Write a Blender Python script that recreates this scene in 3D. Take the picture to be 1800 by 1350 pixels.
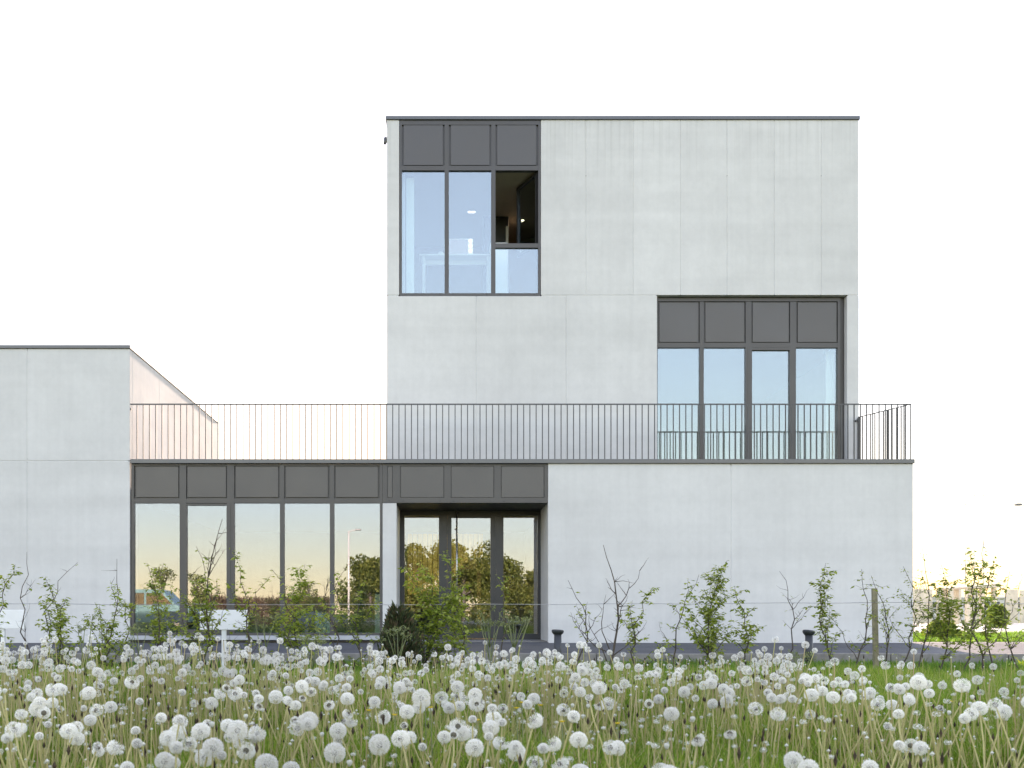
import bpy, bmesh, math, random
import numpy as np
from mathutils import Vector, Matrix

for o in list(bpy.data.objects):
    bpy.data.objects.remove(o)
SC = bpy.context.scene
COL = SC.collection
R = math.radians

# ------------------------------------------------------------------ camera, sky, sun, exposure
ZC = 0.556                       # eye height above the foot of the facade
cam = bpy.data.objects.new('camera', bpy.data.cameras.new('camera'))
COL.objects.link(cam)
cam.location = (0, 0, ZC)
cam.rotation_euler = (R(90), 0, 0)
cam.data.sensor_width = 36
cam.data.lens = 36
cam.data.shift_x = (900 - 780) / 1800
cam.data.shift_y = (1080 - 675) / 1800
cam.data.clip_start = 0.05
cam.data.clip_end = 3000
cam.data.dof.use_dof = True
cam.data.dof.focus_distance = 13
cam.data.dof.aperture_fstop = 11
SC.camera = cam

SUN_AZ = R(1.3)                  # degrees right of straight behind the building
SUN_EL = R(10.5)
world = bpy.data.worlds.new('World')
SC.world = world
world.use_nodes = True
wn = world.node_tree
bg = wn.nodes['Background']
sky = wn.nodes.new('ShaderNodeTexSky')
sky.sky_type = 'NISHITA'
sky.sun_disc = False
sky.sun_elevation = SUN_EL
sky.sun_rotation = SUN_AZ
sky.air_density = 1.0
sky.dust_density = 0.3
sky.ozone_density = 1.0
veil = wn.nodes.new('ShaderNodeMixRGB')          # thin even high haze over the whole sky
veil.blend_type = 'ADD'
veil.inputs[0].default_value = 1.0
veil.inputs[2].default_value = (1.0, 1.04, 1.12, 1)
wn.links.new(sky.outputs[0], veil.inputs[1])
wn.links.new(veil.outputs[0], bg.inputs[0])
bg.inputs[1].default_value = 0.15
sl = bpy.data.lights.new('sun', 'SUN')
sl.energy = 5.0
sl.angle = R(0.6)
sl.color = (1.0, 0.86, 0.68)
sun = bpy.data.objects.new('sun', sl)
COL.objects.link(sun)
sun.location = (3, 60, 20)
sd = Vector((math.sin(SUN_AZ) * math.cos(SUN_EL), math.cos(SUN_AZ) * math.cos(SUN_EL), math.sin(SUN_EL)))
sun.rotation_euler = sd.to_track_quat('Z', 'Y').to_euler()
SC.view_settings.view_transform = 'Standard'
SC.view_settings.look = 'None'
SC.view_settings.gamma = 1.0
SC.view_settings.exposure = 1.90
SC.view_settings.use_white_balance = True
SC.view_settings.white_balance_temperature = 7150
SC.view_settings.white_balance_tint = 25
SC.render.engine = 'CYCLES'
SC.cycles.sample_clamp_direct = 0.55
SC.cycles.max_bounces = 8
SC.cycles.transparent_max_bounces = 12

# ------------------------------------------------------------------ materials
MATS = {}
class NT:
    def __init__(s, name):
        s.m = bpy.data.materials.new(name); s.m.use_nodes = True
        s.t = s.m.node_tree; s.t.nodes.clear()
        s.out = s.t.nodes.new('ShaderNodeOutputMaterial')
        MATS[name] = s.m
    def n(s, typ, **kw):
        nd = s.t.nodes.new('ShaderNode' + typ)
        for k, v in kw.items():
            if k in nd.inputs: nd.inputs[k].default_value = v
            else: setattr(nd, k, v)
        return nd
    def l(s, a, b): s.t.links.new(a, b)
    def ramp(s, src, stops):
        r = s.n('ValToRGB')
        els = r.color_ramp.elements
        while len(els) < len(stops): els.new(0.5)
        for e, (p, c) in zip(els, stops):
            e.position = p
            e.color = (c, c, c, 1) if isinstance(c, (int, float)) else (*c, 1)
        s.l(src, r.inputs[0]); return r.outputs[0]
    def noise(s, vec, scale, detail=4, rough=0.55):
        n = s.n('TexNoise', Scale=scale, Detail=detail, Roughness=rough)
        if vec: s.l(vec, n.inputs['Vector'])
        return n.outputs['Fac']
    def map(s, vec, sc):
        m = s.n('Mapping'); m.inputs['Scale'].default_value = sc
        s.l(vec, m.inputs['Vector']); return m.outputs[0]
    def mul(s, a, b, fac=1.0, mode='MULTIPLY'):
        m = s.n('MixRGB', blend_type=mode); m.inputs[0].default_value = fac
        for i, v in ((1, a), (2, b)):
            if isinstance(v, tuple): m.inputs[i].default_value = (*v, 1)
            else: s.l(v, m.inputs[i])
        return m.outputs[0]
    def bump(s, h, strength, dist=0.01):
        b = s.n('Bump', Strength=strength, Distance=dist); s.l(h, b.inputs['Height']); return b.outputs[0]
    def principled(s, col, rough=0.6, metal=0.0, normal=None, spec=0.5):
        p = s.n('BsdfPrincipled'); p.inputs['Metallic'].default_value = metal
        p.inputs['Specular IOR Level'].default_value = spec
        if isinstance(rough, (int, float)): p.inputs['Roughness'].default_value = rough
        else: s.l(rough, p.inputs['Roughness'])
        if isinstance(col, tuple): p.inputs['Base Color'].default_value = (*col, 1)
        else: s.l(col, p.inputs['Base Color'])
        if normal: s.l(normal, p.inputs['Normal'])
        s.l(p.outputs[0], s.out.inputs[0]); return p

def plain(name, col, rough=0.5, metal=0.0, vary=0.12, scale=6.0, bump=0.0):
    t = NT(name); g = t.n('NewGeometry')
    f = t.noise(g.outputs['Position'], scale, 5)
    c = t.mul(col, t.ramp(f, [(0.3, 1 - vary), (0.7, 1 + vary * 0.0 + 0.0)]))
    nm = t.bump(t.noise(g.outputs['Position'], scale * 12, 3), bump) if bump else None
    t.principled(c, t.ramp(f, [(0.2, max(rough - 0.08, 0)), (0.8, min(rough + 0.08, 1))]), metal, nm)
    return t.m

def concrete(name, base, streak=1.0):
    t = NT(name); g = t.n('NewGeometry'); P = g.outputs['Position']
    info = t.n('ObjectInfo')
    big = t.ramp(t.noise(P, 0.35, 4), [(0.3, 0.91), (0.7, 1.0)])
    blot = t.ramp(t.noise(P, 1.7, 6, 0.62), [(0.28, 0.93), (0.62, 1.0)])
    fine = t.ramp(t.noise(P, 9, 6, 0.65), [(0.25, 0.94), (0.7, 1.0)])
    vs = t.ramp(t.noise(t.map(P, (5.0, 5.0, 0.16)), 1.6, 5, 0.6), [(0.30, 0.962), (0.62, 1.0)])
    lift = t.ramp(t.noise(t.map(P, (0.10, 0.10, 2.2)), 1.3, 3, 0.5), [(0.35, 0.95), (0.6, 1.0)])
    c = t.mul(base, big); c = t.mul(c, blot); c = t.mul(c, fine); c = t.mul(c, vs, streak); c = t.mul(c, lift)
    c = t.mul(c, t.ramp(info.outputs['Random'], [(0, 0.955), (1, 1.0)]))
    pv = t.n('TexVoronoi', Scale=7.0, feature='F1'); t.l(P, pv.inputs['Vector'])
    pits = t.ramp(pv.outputs['Distance'], [(0.03, 0.78), (0.055, 1.0)])
    c = t.mul(c, pits, 0.55)
    sx = t.n('SeparateXYZ'); t.l(P, sx.inputs[0])
    mz = t.n('MapRange'); t.l(sx.outputs['Z'], mz.inputs['Value']); mz.inputs['From Min'].default_value = 9.3; mz.inputs['From Max'].default_value = 10.9
    dn = t.ramp(t.noise(t.map(P, (9.0, 9.0, 0.12)), 1.5, 4, 0.6), [(0.50, 0.0), (0.68, 1.0)])
    dm = t.mul(dn, mz.outputs[0])
    drip = t.n('MixRGB', blend_type='MULTIPLY'); t.l(dm, drip.inputs[0]); t.l(c, drip.inputs[1]); drip.inputs[2].default_value = (0.86, 0.86, 0.85, 1)
    c = drip.outputs[0]
    h = t.noise(P, 60, 5, 0.7)
    t.principled(c, t.ramp(blot, [(0.9, 0.72), (1.0, 0.86)]), 0, t.bump(h, 0.12, 0.004), 0.3)
    return t.m

concrete('concrete', (0.64, 0.645, 0.63))
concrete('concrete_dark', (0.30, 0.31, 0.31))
plain('frame_metal', (0.068, 0.065, 0.062), 0.42, 0.25, 0.10, 3.0)
plain('panel_metal', (0.079, 0.075, 0.071), 0.38, 0.25, 0.08, 1.2)
plain('frame_dark', (0.030, 0.031, 0.033), 0.4, 0.2)
plain('coping_metal', (0.115, 0.118, 0.12), 0.38, 0.5, 0.15, 2.0)
plain('rail_metal', (0.075, 0.076, 0.077), 0.45, 0.4)
plain('steel', (0.55, 0.55, 0.53), 0.28, 1.0)
plain('sill_stone', (0.42, 0.44, 0.46), 0.6, 0, 0.2, 5)
plain('white_wall', (0.78, 0.79, 0.78), 0.8, 0, 0.05, 2)
plain('curtain_cloth', (0.80, 0.81, 0.80), 0.9, 0, 0.05, 3)
plain('room_ceiling', (0.42, 0.34, 0.25), 0.8, 0, 0.05, 1)
plain('room_wall', (0.30, 0.29, 0.27), 0.8, 0, 0.1, 1.5)
plain('room_floor', (0.16, 0.155, 0.15), 0.5, 0, 0.2, 2)
plain('brown_wall', (0.16, 0.105, 0.06), 0.6, 0, 0.2, 3)
plain('wood_gold', (0.55, 0.40, 0.13), 0.5, 0, 0.25, 5)
plain('dark_board', (0.03, 0.033, 0.036), 0.5, 0, 0.1)
plain('white_paint', (0.80, 0.81, 0.81), 0.5, 0, 0.06, 5)
plain('pale_glass_film', (0.46, 0.56, 0.50), 0.4, 0, 0.1, 3)
plain('bollard_paint', (0.045, 0.05, 0.056), 0.42, 0.2, 0.2, 20)
plain('stake_wood', (0.30, 0.27, 0.17), 0.85, 0, 0.4, 18, 0.4)
plain('wire_metal', (0.45, 0.45, 0.45), 0.4, 0.8)
plain('bark', (0.105, 0.085, 0.068), 0.9, 0, 0.4, 40, 0.5)
plain('bark_grey', (0.16, 0.14, 0.12), 0.9, 0, 0.4, 12, 0.6)
plain('van_paint', (0.12, 0.24, 0.24), 0.3, 0.3, 0.05)
plain('tyre', (0.02, 0.02, 0.02), 0.85)
plain('kerb_stone', (0.25, 0.24, 0.22), 0.85, 0, 0.35, 9, 0.3)
plain('fence_board', (0.72, 0.63, 0.48), 0.8, 0, 0.3, 2)
plain('pale_render', (0.62, 0.60, 0.56), 0.85, 0, 0.1, 0.6)
plain('pole_white', (0.72, 0.70, 0.66), 0.4, 0.1, 0.1)
plain('orange_wood', (0.45, 0.22, 0.09), 0.7, 0, 0.2, 8)

def asphalt():
    t = NT('asphalt'); g = t.n('NewGeometry'); P = g.outputs['Position']
    f = t.noise(P, 1.2, 5); k = t.noise(P, 140, 2)
    c = t.mul((0.085, 0.09, 0.10), t.ramp(f, [(0.3, 0.7), (0.7, 1.15)]))
    c = t.mul(c, t.ramp(k, [(0.35, 0.6), (0.7, 1.3)]))
    t.principled(c, 0.8, 0, t.bump(k, 0.4, 0.004)); return t.m
asphalt()

def paving(name, col):
    t = NT(name); g = t.n('NewGeometry'); P = g.outputs['Position']
    f = t.noise(P, 1.5, 5); k = t.noise(P, 60, 3)
    c = t.mul(col, t.ramp(f, [(0.3, 0.8), (0.7, 1.0)]))
    c = t.mul(c, t.ramp(k, [(0.3, 0.8), (0.7, 1.0)]))
    t.principled(c, 0.85); return t.m
paving('light_paving', (0.30, 0.285, 0.27))
paving('pale_paving', (0.58, 0.55, 0.50))

def soil():
    t = NT('meadow_soil'); g = t.n('NewGeometry'); P = g.outputs['Position']
    f = t.noise(P, 0.5, 6); k = t.noise(P, 14, 5); k2 = t.noise(P, 90, 3)
    c = t.ramp(f, [(0.3, (0.075, 0.115, 0.03)), (0.55, (0.11, 0.15, 0.042)), (0.75, (0.16, 0.17, 0.065))])
    c = t.mul(c, t.ramp(k, [(0.3, 0.55), (0.7, 1.2)]))
    t.principled(c, 0.95, 0, t.bump(k2, 0.7, 0.03), 0.1); return t.m
soil()

def leafmat(name, stops, trans=0.35, rough=0.5, spec=0.25, sc=0.9, tcol=(1.25, 1.2, 0.7)):
    """foliage: colour differs from leaf to leaf (each leaf is an island of its own)"""
    t = NT(name); g = t.n('NewGeometry')
    c = t.ramp(g.outputs['Random Per Island'], stops)
    f = t.noise(g.outputs['Position'], sc, 3)
    c = t.mul(c, t.ramp(f, [(0.3, 0.75), (0.7, 1.15)]))
    p = t.n('BsdfPrincipled', Roughness=rough); p.inputs['Specular IOR Level'].default_value = spec
    t.l(c, p.inputs['Base Color'])
    tr = t.n('BsdfTranslucent'); t.l(t.mul(c, tcol), tr.inputs[0])
    mx = t.n('MixShader'); mx.inputs[0].default_value = trans
    t.l(p.outputs[0], mx.inputs[1]); t.l(tr.outputs[0], mx.inputs[2]); t.l(mx.outputs[0], t.out.inputs[0])
    return t.m
leafmat('grass', [(0.0, (0.11, 0.20, 0.02)), (0.5, (0.18, 0.30, 0.04)), (0.8, (0.27, 0.37, 0.07)), (0.94, (0.40, 0.38, 0.14)), (1.0, (0.50, 0.42, 0.22))], 0.48)
leafmat('verge_grass', [(0.0, (0.07, 0.16, 0.02)), (0.6, (0.11, 0.235, 0.03)), (1.0, (0.17, 0.29, 0.05))], 0.42)
leafmat('dry_grass', [(0.0, (0.30, 0.22, 0.12)), (0.5, (0.48, 0.38, 0.21)), (1.0, (0.62, 0.55, 0.36))], 0.3)
leafmat('stalk', [(0.0, (0.34, 0.35, 0.12)), (0.5, (0.48, 0.45, 0.19)), (1.0, (0.50, 0.37, 0.24))], 0.2, 0.45)
leafmat('brown_spike', [(0.0, (0.03, 0.022, 0.014)), (1.0, (0.09, 0.065, 0.04))], 0.05, 0.9)
leafmat('sapling_leaf', [(0.0, (0.17, 0.24, 0.04)), (0.5, (0.28, 0.36, 0.065)), (1.0, (0.42, 0.47, 0.13))], 0.5)
leafmat('bush_leaf', [(0.0, (0.08, 0.13, 0.024)), (0.5, (0.13, 0.19, 0.036)), (1.0, (0.20, 0.25, 0.055))], 0.4)
leafmat('dark_needle', [(0.0, (0.03, 0.045, 0.02)), (0.6, (0.06, 0.08, 0.032)), (1.0, (0.12, 0.075, 0.05))], 0.2)
leafmat('umbel_green', [(0.0, (0.15, 0.20, 0.08)), (1.0, (0.29, 0.32, 0.16))], 0.3)
leafmat('tree_leaf', [(0.0, (0.08, 0.11, 0.022)), (0.5, (0.14, 0.17, 0.036)), (1.0, (0.22, 0.24, 0.06))], 0.3)
leafmat('brush_twig', [(0.0, (0.09, 0.055, 0.032)), (0.6, (0.15, 0.095, 0.06)), (1.0, (0.20, 0.15, 0.09))], 0.1)
leafmat('petal_yellow', [(0.0, (0.70, 0.48, 0.02)), (1.0, (0.80, 0.60, 0.04))], 0.3)
leafmat('pappus', [(0.0, (0.90, 0.885, 0.82)), (1.0, (0.95, 0.94, 0.89))], 0.45, 0.7, tcol=(1, 1, 1))
leafmat('seed_core', [(0.0, (0.07, 0.065, 0.045)), (1.0, (0.17, 0.155, 0.11))], 0.1, 0.8)
leafmat('receptacle', [(0.0, (0.55, 0.55, 0.45)), (1.0, (0.75, 0.75, 0.68))], 0.2, 0.7, tcol=(1, 1, 1))

def glass(name, refl=0.175, tint=(0.80, 0.88, 0.86), coat=(0.93, 0.97, 1.0)):
    t = NT(name)
    lw = t.n('LayerWeight', Blend=0.25)
    mr = t.n('MapRange'); mr.inputs['To Min'].default_value = refl; mr.inputs['To Max'].default_value = 0.95
    t.l(lw.outputs['Fresnel'], mr.inputs['Value'])
    mr.inputs['From Min'].default_value = 0.05
    gl = t.n('BsdfGlossy', Roughness=0.0); gl.inputs['Color'].default_value = (*coat, 1)
    tr = t.n('BsdfTransparent'); tr.inputs['Color'].default_value = (*tint, 1)
    mx = t.n('MixShader'); t.l(mr.outputs[0], mx.inputs[0]); t.l(tr.outputs[0], mx.inputs[1]); t.l(gl.outputs[0], mx.inputs[2])
    t.l(mx.outputs[0], t.out.inputs[0]); return t.m
glass('glass')
glass('glass_ground', 0.185, coat=(0.86, 0.86, 1.0))
glass('van_glass', 0.08, (0.15, 0.18, 0.18))

def emit(name, col, s):
    t = NT(name); e = t.n('Emission', Strength=s); e.inputs[0].default_value = (*col, 1)
    t.l(e.outputs[0], t.out.inputs[0]); return t.m
emit('lamp_warm', (1.0, 0.82, 0.55), 80.0)
emit('lamp_hall', (1.0, 0.80, 0.42), 16.0)
emit('lamp_white', (1.0, 0.97, 0.92), 0.6)
emit('mirror_reflection_glow', (0.95, 0.97, 1.0), 0.06)  # bright reflection on the vanity mirror's face, painted in as faint emission

# ------------------------------------------------------------------ helpers
def X(px, Y): return (px - 780) * Y / 1800
def Z(py, Y): return ZC + (1080 - py) * Y / 1800
def W(px, py, Y): return Vector((X(px, Y), Y, Z(py, Y)))

class MB:
    def __init__(s): s.v = []; s.f = []; s.sm = []
    def add(s, vs, fs, smooth=False):
        b = len(s.v); s.v += [tuple(p) for p in vs]
        s.f += [tuple(i + b for i in f) for f in fs]; s.sm += [smooth] * len(fs); return s
    def box(s, x0, x1, y0, y1, z0, z1, c=0.0):
        if x0 > x1: x0, x1 = x1, x0
        if y0 > y1: y0, y1 = y1, y0
        if z0 > z1: z0, z1 = z1, z0
        if c <= 0:
            return s.add([(x0, y0, z0), (x1, y0, z0), (x1, y1, z0), (x0, y1, z0), (x0, y0, z1), (x1, y0, z1), (x1, y1, z1), (x0, y1, z1)],
                         [(0, 3, 2, 1), (4, 5, 6, 7), (0, 1, 5, 4), (1, 2, 6, 5), (2, 3, 7, 6), (3, 0, 4, 7)])
        bm = bmesh.new()
        bmesh.ops.create_cube(bm, size=1)
        for v in bm.verts:
            v.co = Vector(((x0 + x1) / 2 + v.co.x * (x1 - x0), (y0 + y1) / 2 + v.co.y * (y1 - y0), (z0 + z1) / 2 + v.co.z * (z1 - z0)))
        bmesh.ops.bevel(bm, geom=list(bm.edges), offset=c, segments=1, affect='EDGES')
        bm.verts.index_update()
        s.add([v.co[:] for v in bm.verts], [[v.index for v in f.verts] for f in bm.faces]); bm.free(); return s
    def tube(s, pts, rad, n=6, caps=True, smooth=True):
        pts = [Vector(p) for p in pts]
        if isinstance(rad, (int, float)): rad = [rad] * len(pts)
        b = len(s.v); prev = None
        for i, p in enumerate(pts):
            d = (pts[min(i + 1, len(pts) - 1)] - pts[max(i - 1, 0)]).normalized()
            a = Vector((1, 0, 0)) if abs(d.x) < 0.8 else Vector((0, 1, 0))
            if prev is not None: a = prev
            u = (a - d * a.dot(d)).normalized(); prev = u; w = d.cross(u)
            for k in range(n):
                t = 2 * math.pi * k / n
                s.v.append(tuple(p + (u * math.cos(t) + w * math.sin(t)) * rad[i]))
        for i in range(len(pts) - 1):
            for k in range(n):
                s.f.append((b + i * n + k, b + i * n + (k + 1) % n, b + (i + 1) * n + (k + 1) % n, b + (i + 1) * n + k)); s.sm.append(smooth)
        if caps:
            s.f.append(tuple(b + k for k in range(n))[::-1]); s.sm.append(False)
            e = b + (len(pts) - 1) * n
            s.f.append(tuple(e + k for k in range(n))); s.sm.append(False)
        return s
    def lathe(s, prof, n=16, centre=(0, 0, 0), smooth=True):
        cx, cy, cz = centre; b = len(s.v)
        for r, z in prof:
            for k in range(n):
                t = 2 * math.pi * k / n; s.v.append((cx + r * math.cos(t), cy + r * math.sin(t), cz + z))
        for i in range(len(prof) - 1):
            for k in range(n):
                s.f.append((b + i * n + k, b + i * n + (k + 1) % n, b + (i + 1) * n + (k + 1) % n, b + (i + 1) * n + k)); s.sm.append(smooth)
        s.f.append(tuple(b + k for k in range(n))[::-1]); s.sm.append(False)
        e = b + (len(prof) - 1) * n; s.f.append(tuple(e + k for k in range(n))); s.sm.append(False)
        return s
    def prism(s, poly, y0, y1):
        """poly of (x, z) extruded along y"""
        n = len(poly)
        return s.add([(x, y0, z) for x, z in poly] + [(x, y1, z) for x, z in poly],
                     [tuple(range(n)), tuple(range(n, 2 * n))[::-1]] + [(i + n, (i + 1) % n + n, (i + 1) % n, i) for i in range(n)])
    def mesh(s, name, mat, off=(0, 0, 0)):
        me = bpy.data.meshes.new(name)
        ox, oy, oz = off
        me.from_pydata([(x - ox, y - oy, z - oz) for x, y, z in s.v], [], s.f)
        me.polygons.foreach_set('use_smooth', s.sm)
        me.materials.append(MATS[mat]); me.update(); return me
    def build(s, name, mat, parent=None, off=None, loc=None):
        """world-coordinate geometry linked as ONE object; origin at the parent's place"""
        if off is None: off = origin(parent) if parent else (0, 0, 0)
        o = bpy.data.objects.new(name, s.mesh(name, mat, off)); COL.objects.link(o)
        if parent: o.parent = parent
        else: o.location = off
        if loc: o.location = loc
        return o
def origin(o):
    v = Vector((0, 0, 0))
    while o is not None: v += o.location; o = o.parent
    return tuple(v)
def tag(o, label=None, cat=None, group=None, kind=None):
    if label: o['label'] = label
    if cat: o['category'] = cat
    if group: o['group'] = group
    if kind: o['kind'] = kind
    return o
def empty(name, loc, label=None, cat=None, group=None):
    o = bpy.data.objects.new(name, None); COL.objects.link(o); o.location = loc; o.empty_display_size = 0.2
    return tag(o, label, cat, group)
def fast_mesh(name, V, tris, mat):
    """big triangle meshes from numpy"""
    me = bpy.data.meshes.new(name)
    V = np.asarray(V, np.float32).reshape(-1, 3); T = np.asarray(tris, np.int32).reshape(-1, 3)
    me.vertices.add(len(V)); me.vertices.foreach_set('co', V.ravel())
    me.loops.add(T.size); me.loops.foreach_set('vertex_index', T.ravel())
    me.polygons.add(len(T)); me.polygons.foreach_set('loop_start', np.arange(0, T.size, 3, dtype=np.int32))
    me.materials.append(MATS[mat]); me.update(calc_edges=True); return me
def link(name, me, parent=None, loc=(0, 0, 0)):
    o = bpy.data.objects.new(name, me); COL.objects.link(o); o.location = loc
    if parent: o.parent = parent
    return o

# ------------------------------------------------------------------ ground, path, kerb
KERB_Y = 17.4
PROF = [(-700, -0.16), (0, -0.16), (2, -0.15), (6, -0.10), (8.5, -0.09), (10, -0.13), (12.5, -0.22), (15, -0.28), (17.36, -0.29), (17.4, -0.46),
        (20.6, -0.40), (20.75, -0.03), (30, 0.0), (60, 0.05), (1500, 0.05)]
def ground_z(y):
    for (a, za), (b, zb) in zip(PROF, PROF[1:]):
        if a <= y <= b: return za + (zb - za) * (y - a) / (b - a)
    return 0
xs = [-900, -60, -30, -15, -8, 0, 8, 15, 30, 60, 900]
m = MB()
vv = [(x, y, z) for y, z in PROF for x in xs]
nx = len(xs)
m.add(vv, [(j * nx + i, j * nx + i + 1, (j + 1) * nx + i + 1, (j + 1) * nx + i) for j in range(len(PROF) - 1) for i in range(nx - 1)], True)
tag(m.build('ground', 'meadow_soil'), kind='structure')

path = MB().add([(-60, KERB_Y + 0.12, -0.125), (60, KERB_Y + 0.12, -0.125), (60, 20.7, 0.0), (-60, 20.7, 0.0), (-60, 20.0, 0.0), (60, 20.0, 0.0)],
                [(0, 1, 5, 4), (4, 5, 2, 3)]).build('path', 'asphalt')
tag(path, kind='structure')
pv = MB()
rnd = random.Random(3)
lp = MB().add([(11.6, 18.3, -0.077), (45, 18.3, -0.077), (45, 20.0, 0.006), (12.6, 20.0, 0.006)], [(0, 1, 2, 3)]).build('pavement', 'light_paving')
tag(lp, kind='structure')
fc = MB().add([(10.5, 29, .01), (90, 29, .01), (90, 58, .06), (10.5, 58, .06)], [(0, 1, 2, 3)]).build('forecourt', 'pale_paving')
tag(fc, kind='structure')
ks = MB().box(-0.494, 0.494, -0.06, 0.06, -0.12, 0.12, 0.012).mesh('kerb_stone', 'kerb_stone')
for i in range(-13, 17):
    o = link('kerb_stone', ks, path, (i + 0.1, KERB_Y + 0.06, -0.228 + rnd.uniform(-0.006, 0.006)))
    o.rotation_euler = (rnd.uniform(-.02, .02), rnd.uniform(-.006, .006), rnd.uniform(-.006, .006))

# ------------------------------------------------------------------ the concrete building
FY, TY = 20.0, 21.4              # facade plane of the low wing; of the tower
XL, XR = X(228, FY), X(1605, FY)
TXL, TXR = X(680, TY), X(1509, TY)
ZT = Z(815, FY)                  # underside of the terrace coping
ZTT = Z(211, TY)                 # underside of the tower coping
ZM = Z(519, TY)                  # joint between the tower's storeys
ZLB = Z(613, FY)
B = empty('concrete_building', (2, 20, 0), 'pale concrete building with stacked blocks, dark window frames and roof terrace', 'building')

def panel(x0, x1, y0, y1, z0, z1, c=0.006, mat='concrete'):
    return MB().box(x0, x1, y0, y1, z0, z1, c).build('concrete_panel', mat, B)
G = 0.006
# left block
jx = X(48, FY); jz = Z(810, FY)
for a, b in ((-17.0, jx - 2.46), (jx - 2.46, jx), (jx, XL)):
    panel(a + (G if a > -16 else 0), b - (G if b != XL else 0), FY, FY + 0.16, jz + G, ZLB)
    panel(a + (G if a > -16 else 0), b - (G if b != XL else 0), FY, FY + 0.16, -0.3, jz - G)
LBY = 27.8
for i in range(4):
    y0 = FY + 0.16 + G + i * (LBY - FY - .16) / 4; y1 = FY + 0.16 + (i + 1) * (LBY - FY - .16) / 4
    panel(XL - 0.16, XL, y0, y1 - (G if i < 3 else 0), 3.3, ZLB)
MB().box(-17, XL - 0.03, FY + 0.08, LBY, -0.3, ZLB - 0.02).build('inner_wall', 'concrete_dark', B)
# base, right of the entrance
jb = X(1285, FY); ex = X(963.5, FY)
panel(ex, jb - G, FY, FY + 0.16, -0.3, ZT)
panel(jb + G, XR, FY, FY + 0.16, -0.3, ZT)
panel(XR - 0.16, XR, FY + 0.16 + G, 28.0, -0.3, ZT)
# pillar beside the entrance; recess walls
px0, px1 = X(672.5, FY), X(697, FY)
RY = 21.55
panel(px0, px1, FY, FY + 0.3, -0.3, Z(884.5, FY))
panel(px1 - 0.12, px1 - 0.002, FY + 0.3 + 0.002, RY + .15, -0.3, Z(884.5, FY))
panel(ex + 0.003, ex + 0.16, FY + 0.165, RY + .15, -0.3, ZT - .03)
# tower
wx0, wx1 = X(702, TY), X(950.5, TY)
zb = Z(521, TY)
def tp(x0, x1, z0, z1): panel(x0, x1, TY, TY + 0.16, z0, z1)
tp(TXL, wx0 - 0.004, ZM + G, ZTT)
jo = [950.5, 1030, 1113, 1196, 1278, 1361, 1443.5, 1509]
for a, b in zip(jo, jo[1:]):
    xa = X(a, TY) + (0.003 if a != 950.5 else 0.004); xb = X(b, TY) - (0.003 if b != 1509 else 0)
    MB().box(xa, xb, TY, TY + .16, ZM + G, ZTT, 0.004).build('concrete_panel', 'concrete', B)
rx0, rx1 = X(1155, TY), X(1489, TY)
lo = [680, 837, 995, 1155]
for a, b in zip(lo, lo[1:]):
    xa = X(a, TY) + (G if a != 680 else 0); xb = X(b, TY) - (G if b != 1155 else 0)
    tp(xa, xb, 3.3, ZM - G - (0.012 if a < 950 else 0))
tp(rx1, TXR + .01, 3.3, ZM - G)
for a, q in ((1030, 309), (1278, 309), (1443.5, 309)):
    MB().tube([(X(a, TY), TY - .002, Z(q, TY)), (X(a, TY), TY + .02, Z(q, TY))], .010, 8).build('tie_hole', 'concrete_dark', B)
TB = 29.5
def joint(x0, x1, yy, z0, z1): MB().box(x0, x1, yy + .006, yy + .12, z0, z1).build('joint_filler', 'concrete', B)
for a in jo[1:-1]: joint(X(a, TY) - .03, X(a, TY) + .03, TY, ZM + .03, ZTT - .03)
for a in lo[1:-1]: joint(X(a, TY) - .03, X(a, TY) + .03, TY, 3.4, ZM - .03)
joint(TXL + .02, wx0 - .02, TY, ZM - .03, ZM + .03); joint(wx1 + .02, rx0 - .02, TY, ZM - .03, ZM + .03); joint(rx1 + .02, TXR - .02, TY, ZM - .03, ZM + .03)
joint(jb - .03, jb + .03, FY, -.2, ZT - .05)
joint(jx - .03, jx + .03, FY, -.2, jz - .04); joint(jx - .03, jx + .03, FY, jz + .04, ZLB - .03); joint(jx - 2.4, XL - .03, FY, jz - .03, jz + .03)
for i in range(3):
    y0 = TY + .165 + i * (TB - TY - .165) / 3; y1 = TY + .165 + (i + 1) * (TB - TY - .165) / 3 - G
    for z0, z1 in ((3.3, ZM - G), (ZM + G, ZTT)):
        panel(TXL, TXL + .16, y0, y1, z0, z1); panel(TXR - .16, TXR, y0, y1, z0, z1)
# shells: back walls, floors, roofs, partitions
def shell(name, mat, *a): MB().box(*a).build(name, mat, B)
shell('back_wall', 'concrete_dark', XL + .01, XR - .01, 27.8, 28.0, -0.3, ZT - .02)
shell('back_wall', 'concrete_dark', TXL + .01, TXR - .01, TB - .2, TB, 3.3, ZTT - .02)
shell('terrace_slab', 'concrete_dark', XL + .17, XR - .17, FY + .19, 28.2, ZT - .30, ZT - .01)
shell('floor_slab', 'room_floor', XL + .01, XR - .17, FY + .19, 27.8, -0.3, 0.03)
shell('floor_slab', 'room_wall', TXL + .165, TXR - .165, TY + .19, TB - .2, ZM - .35, ZM - .08)
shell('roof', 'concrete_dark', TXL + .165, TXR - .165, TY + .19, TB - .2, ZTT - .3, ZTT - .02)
shell('ceiling', 'room_ceiling', TXL + .165, X(1100, TY), TY + .19, TB - .25, Z(296, TY) + .005, Z(296, TY) + .07)
shell('ceiling', 'room_ceiling', X(1100, TY), TXR - .165, TY + .24, TB - .25, Z(604, TY) + .005, Z(604, TY) + .06)
shell('ceiling', 'room_ceiling', XL + .02, XR - .2, FY + .2, 27.75, Z(878, FY) - .02, Z(878, FY) + .04)
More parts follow.
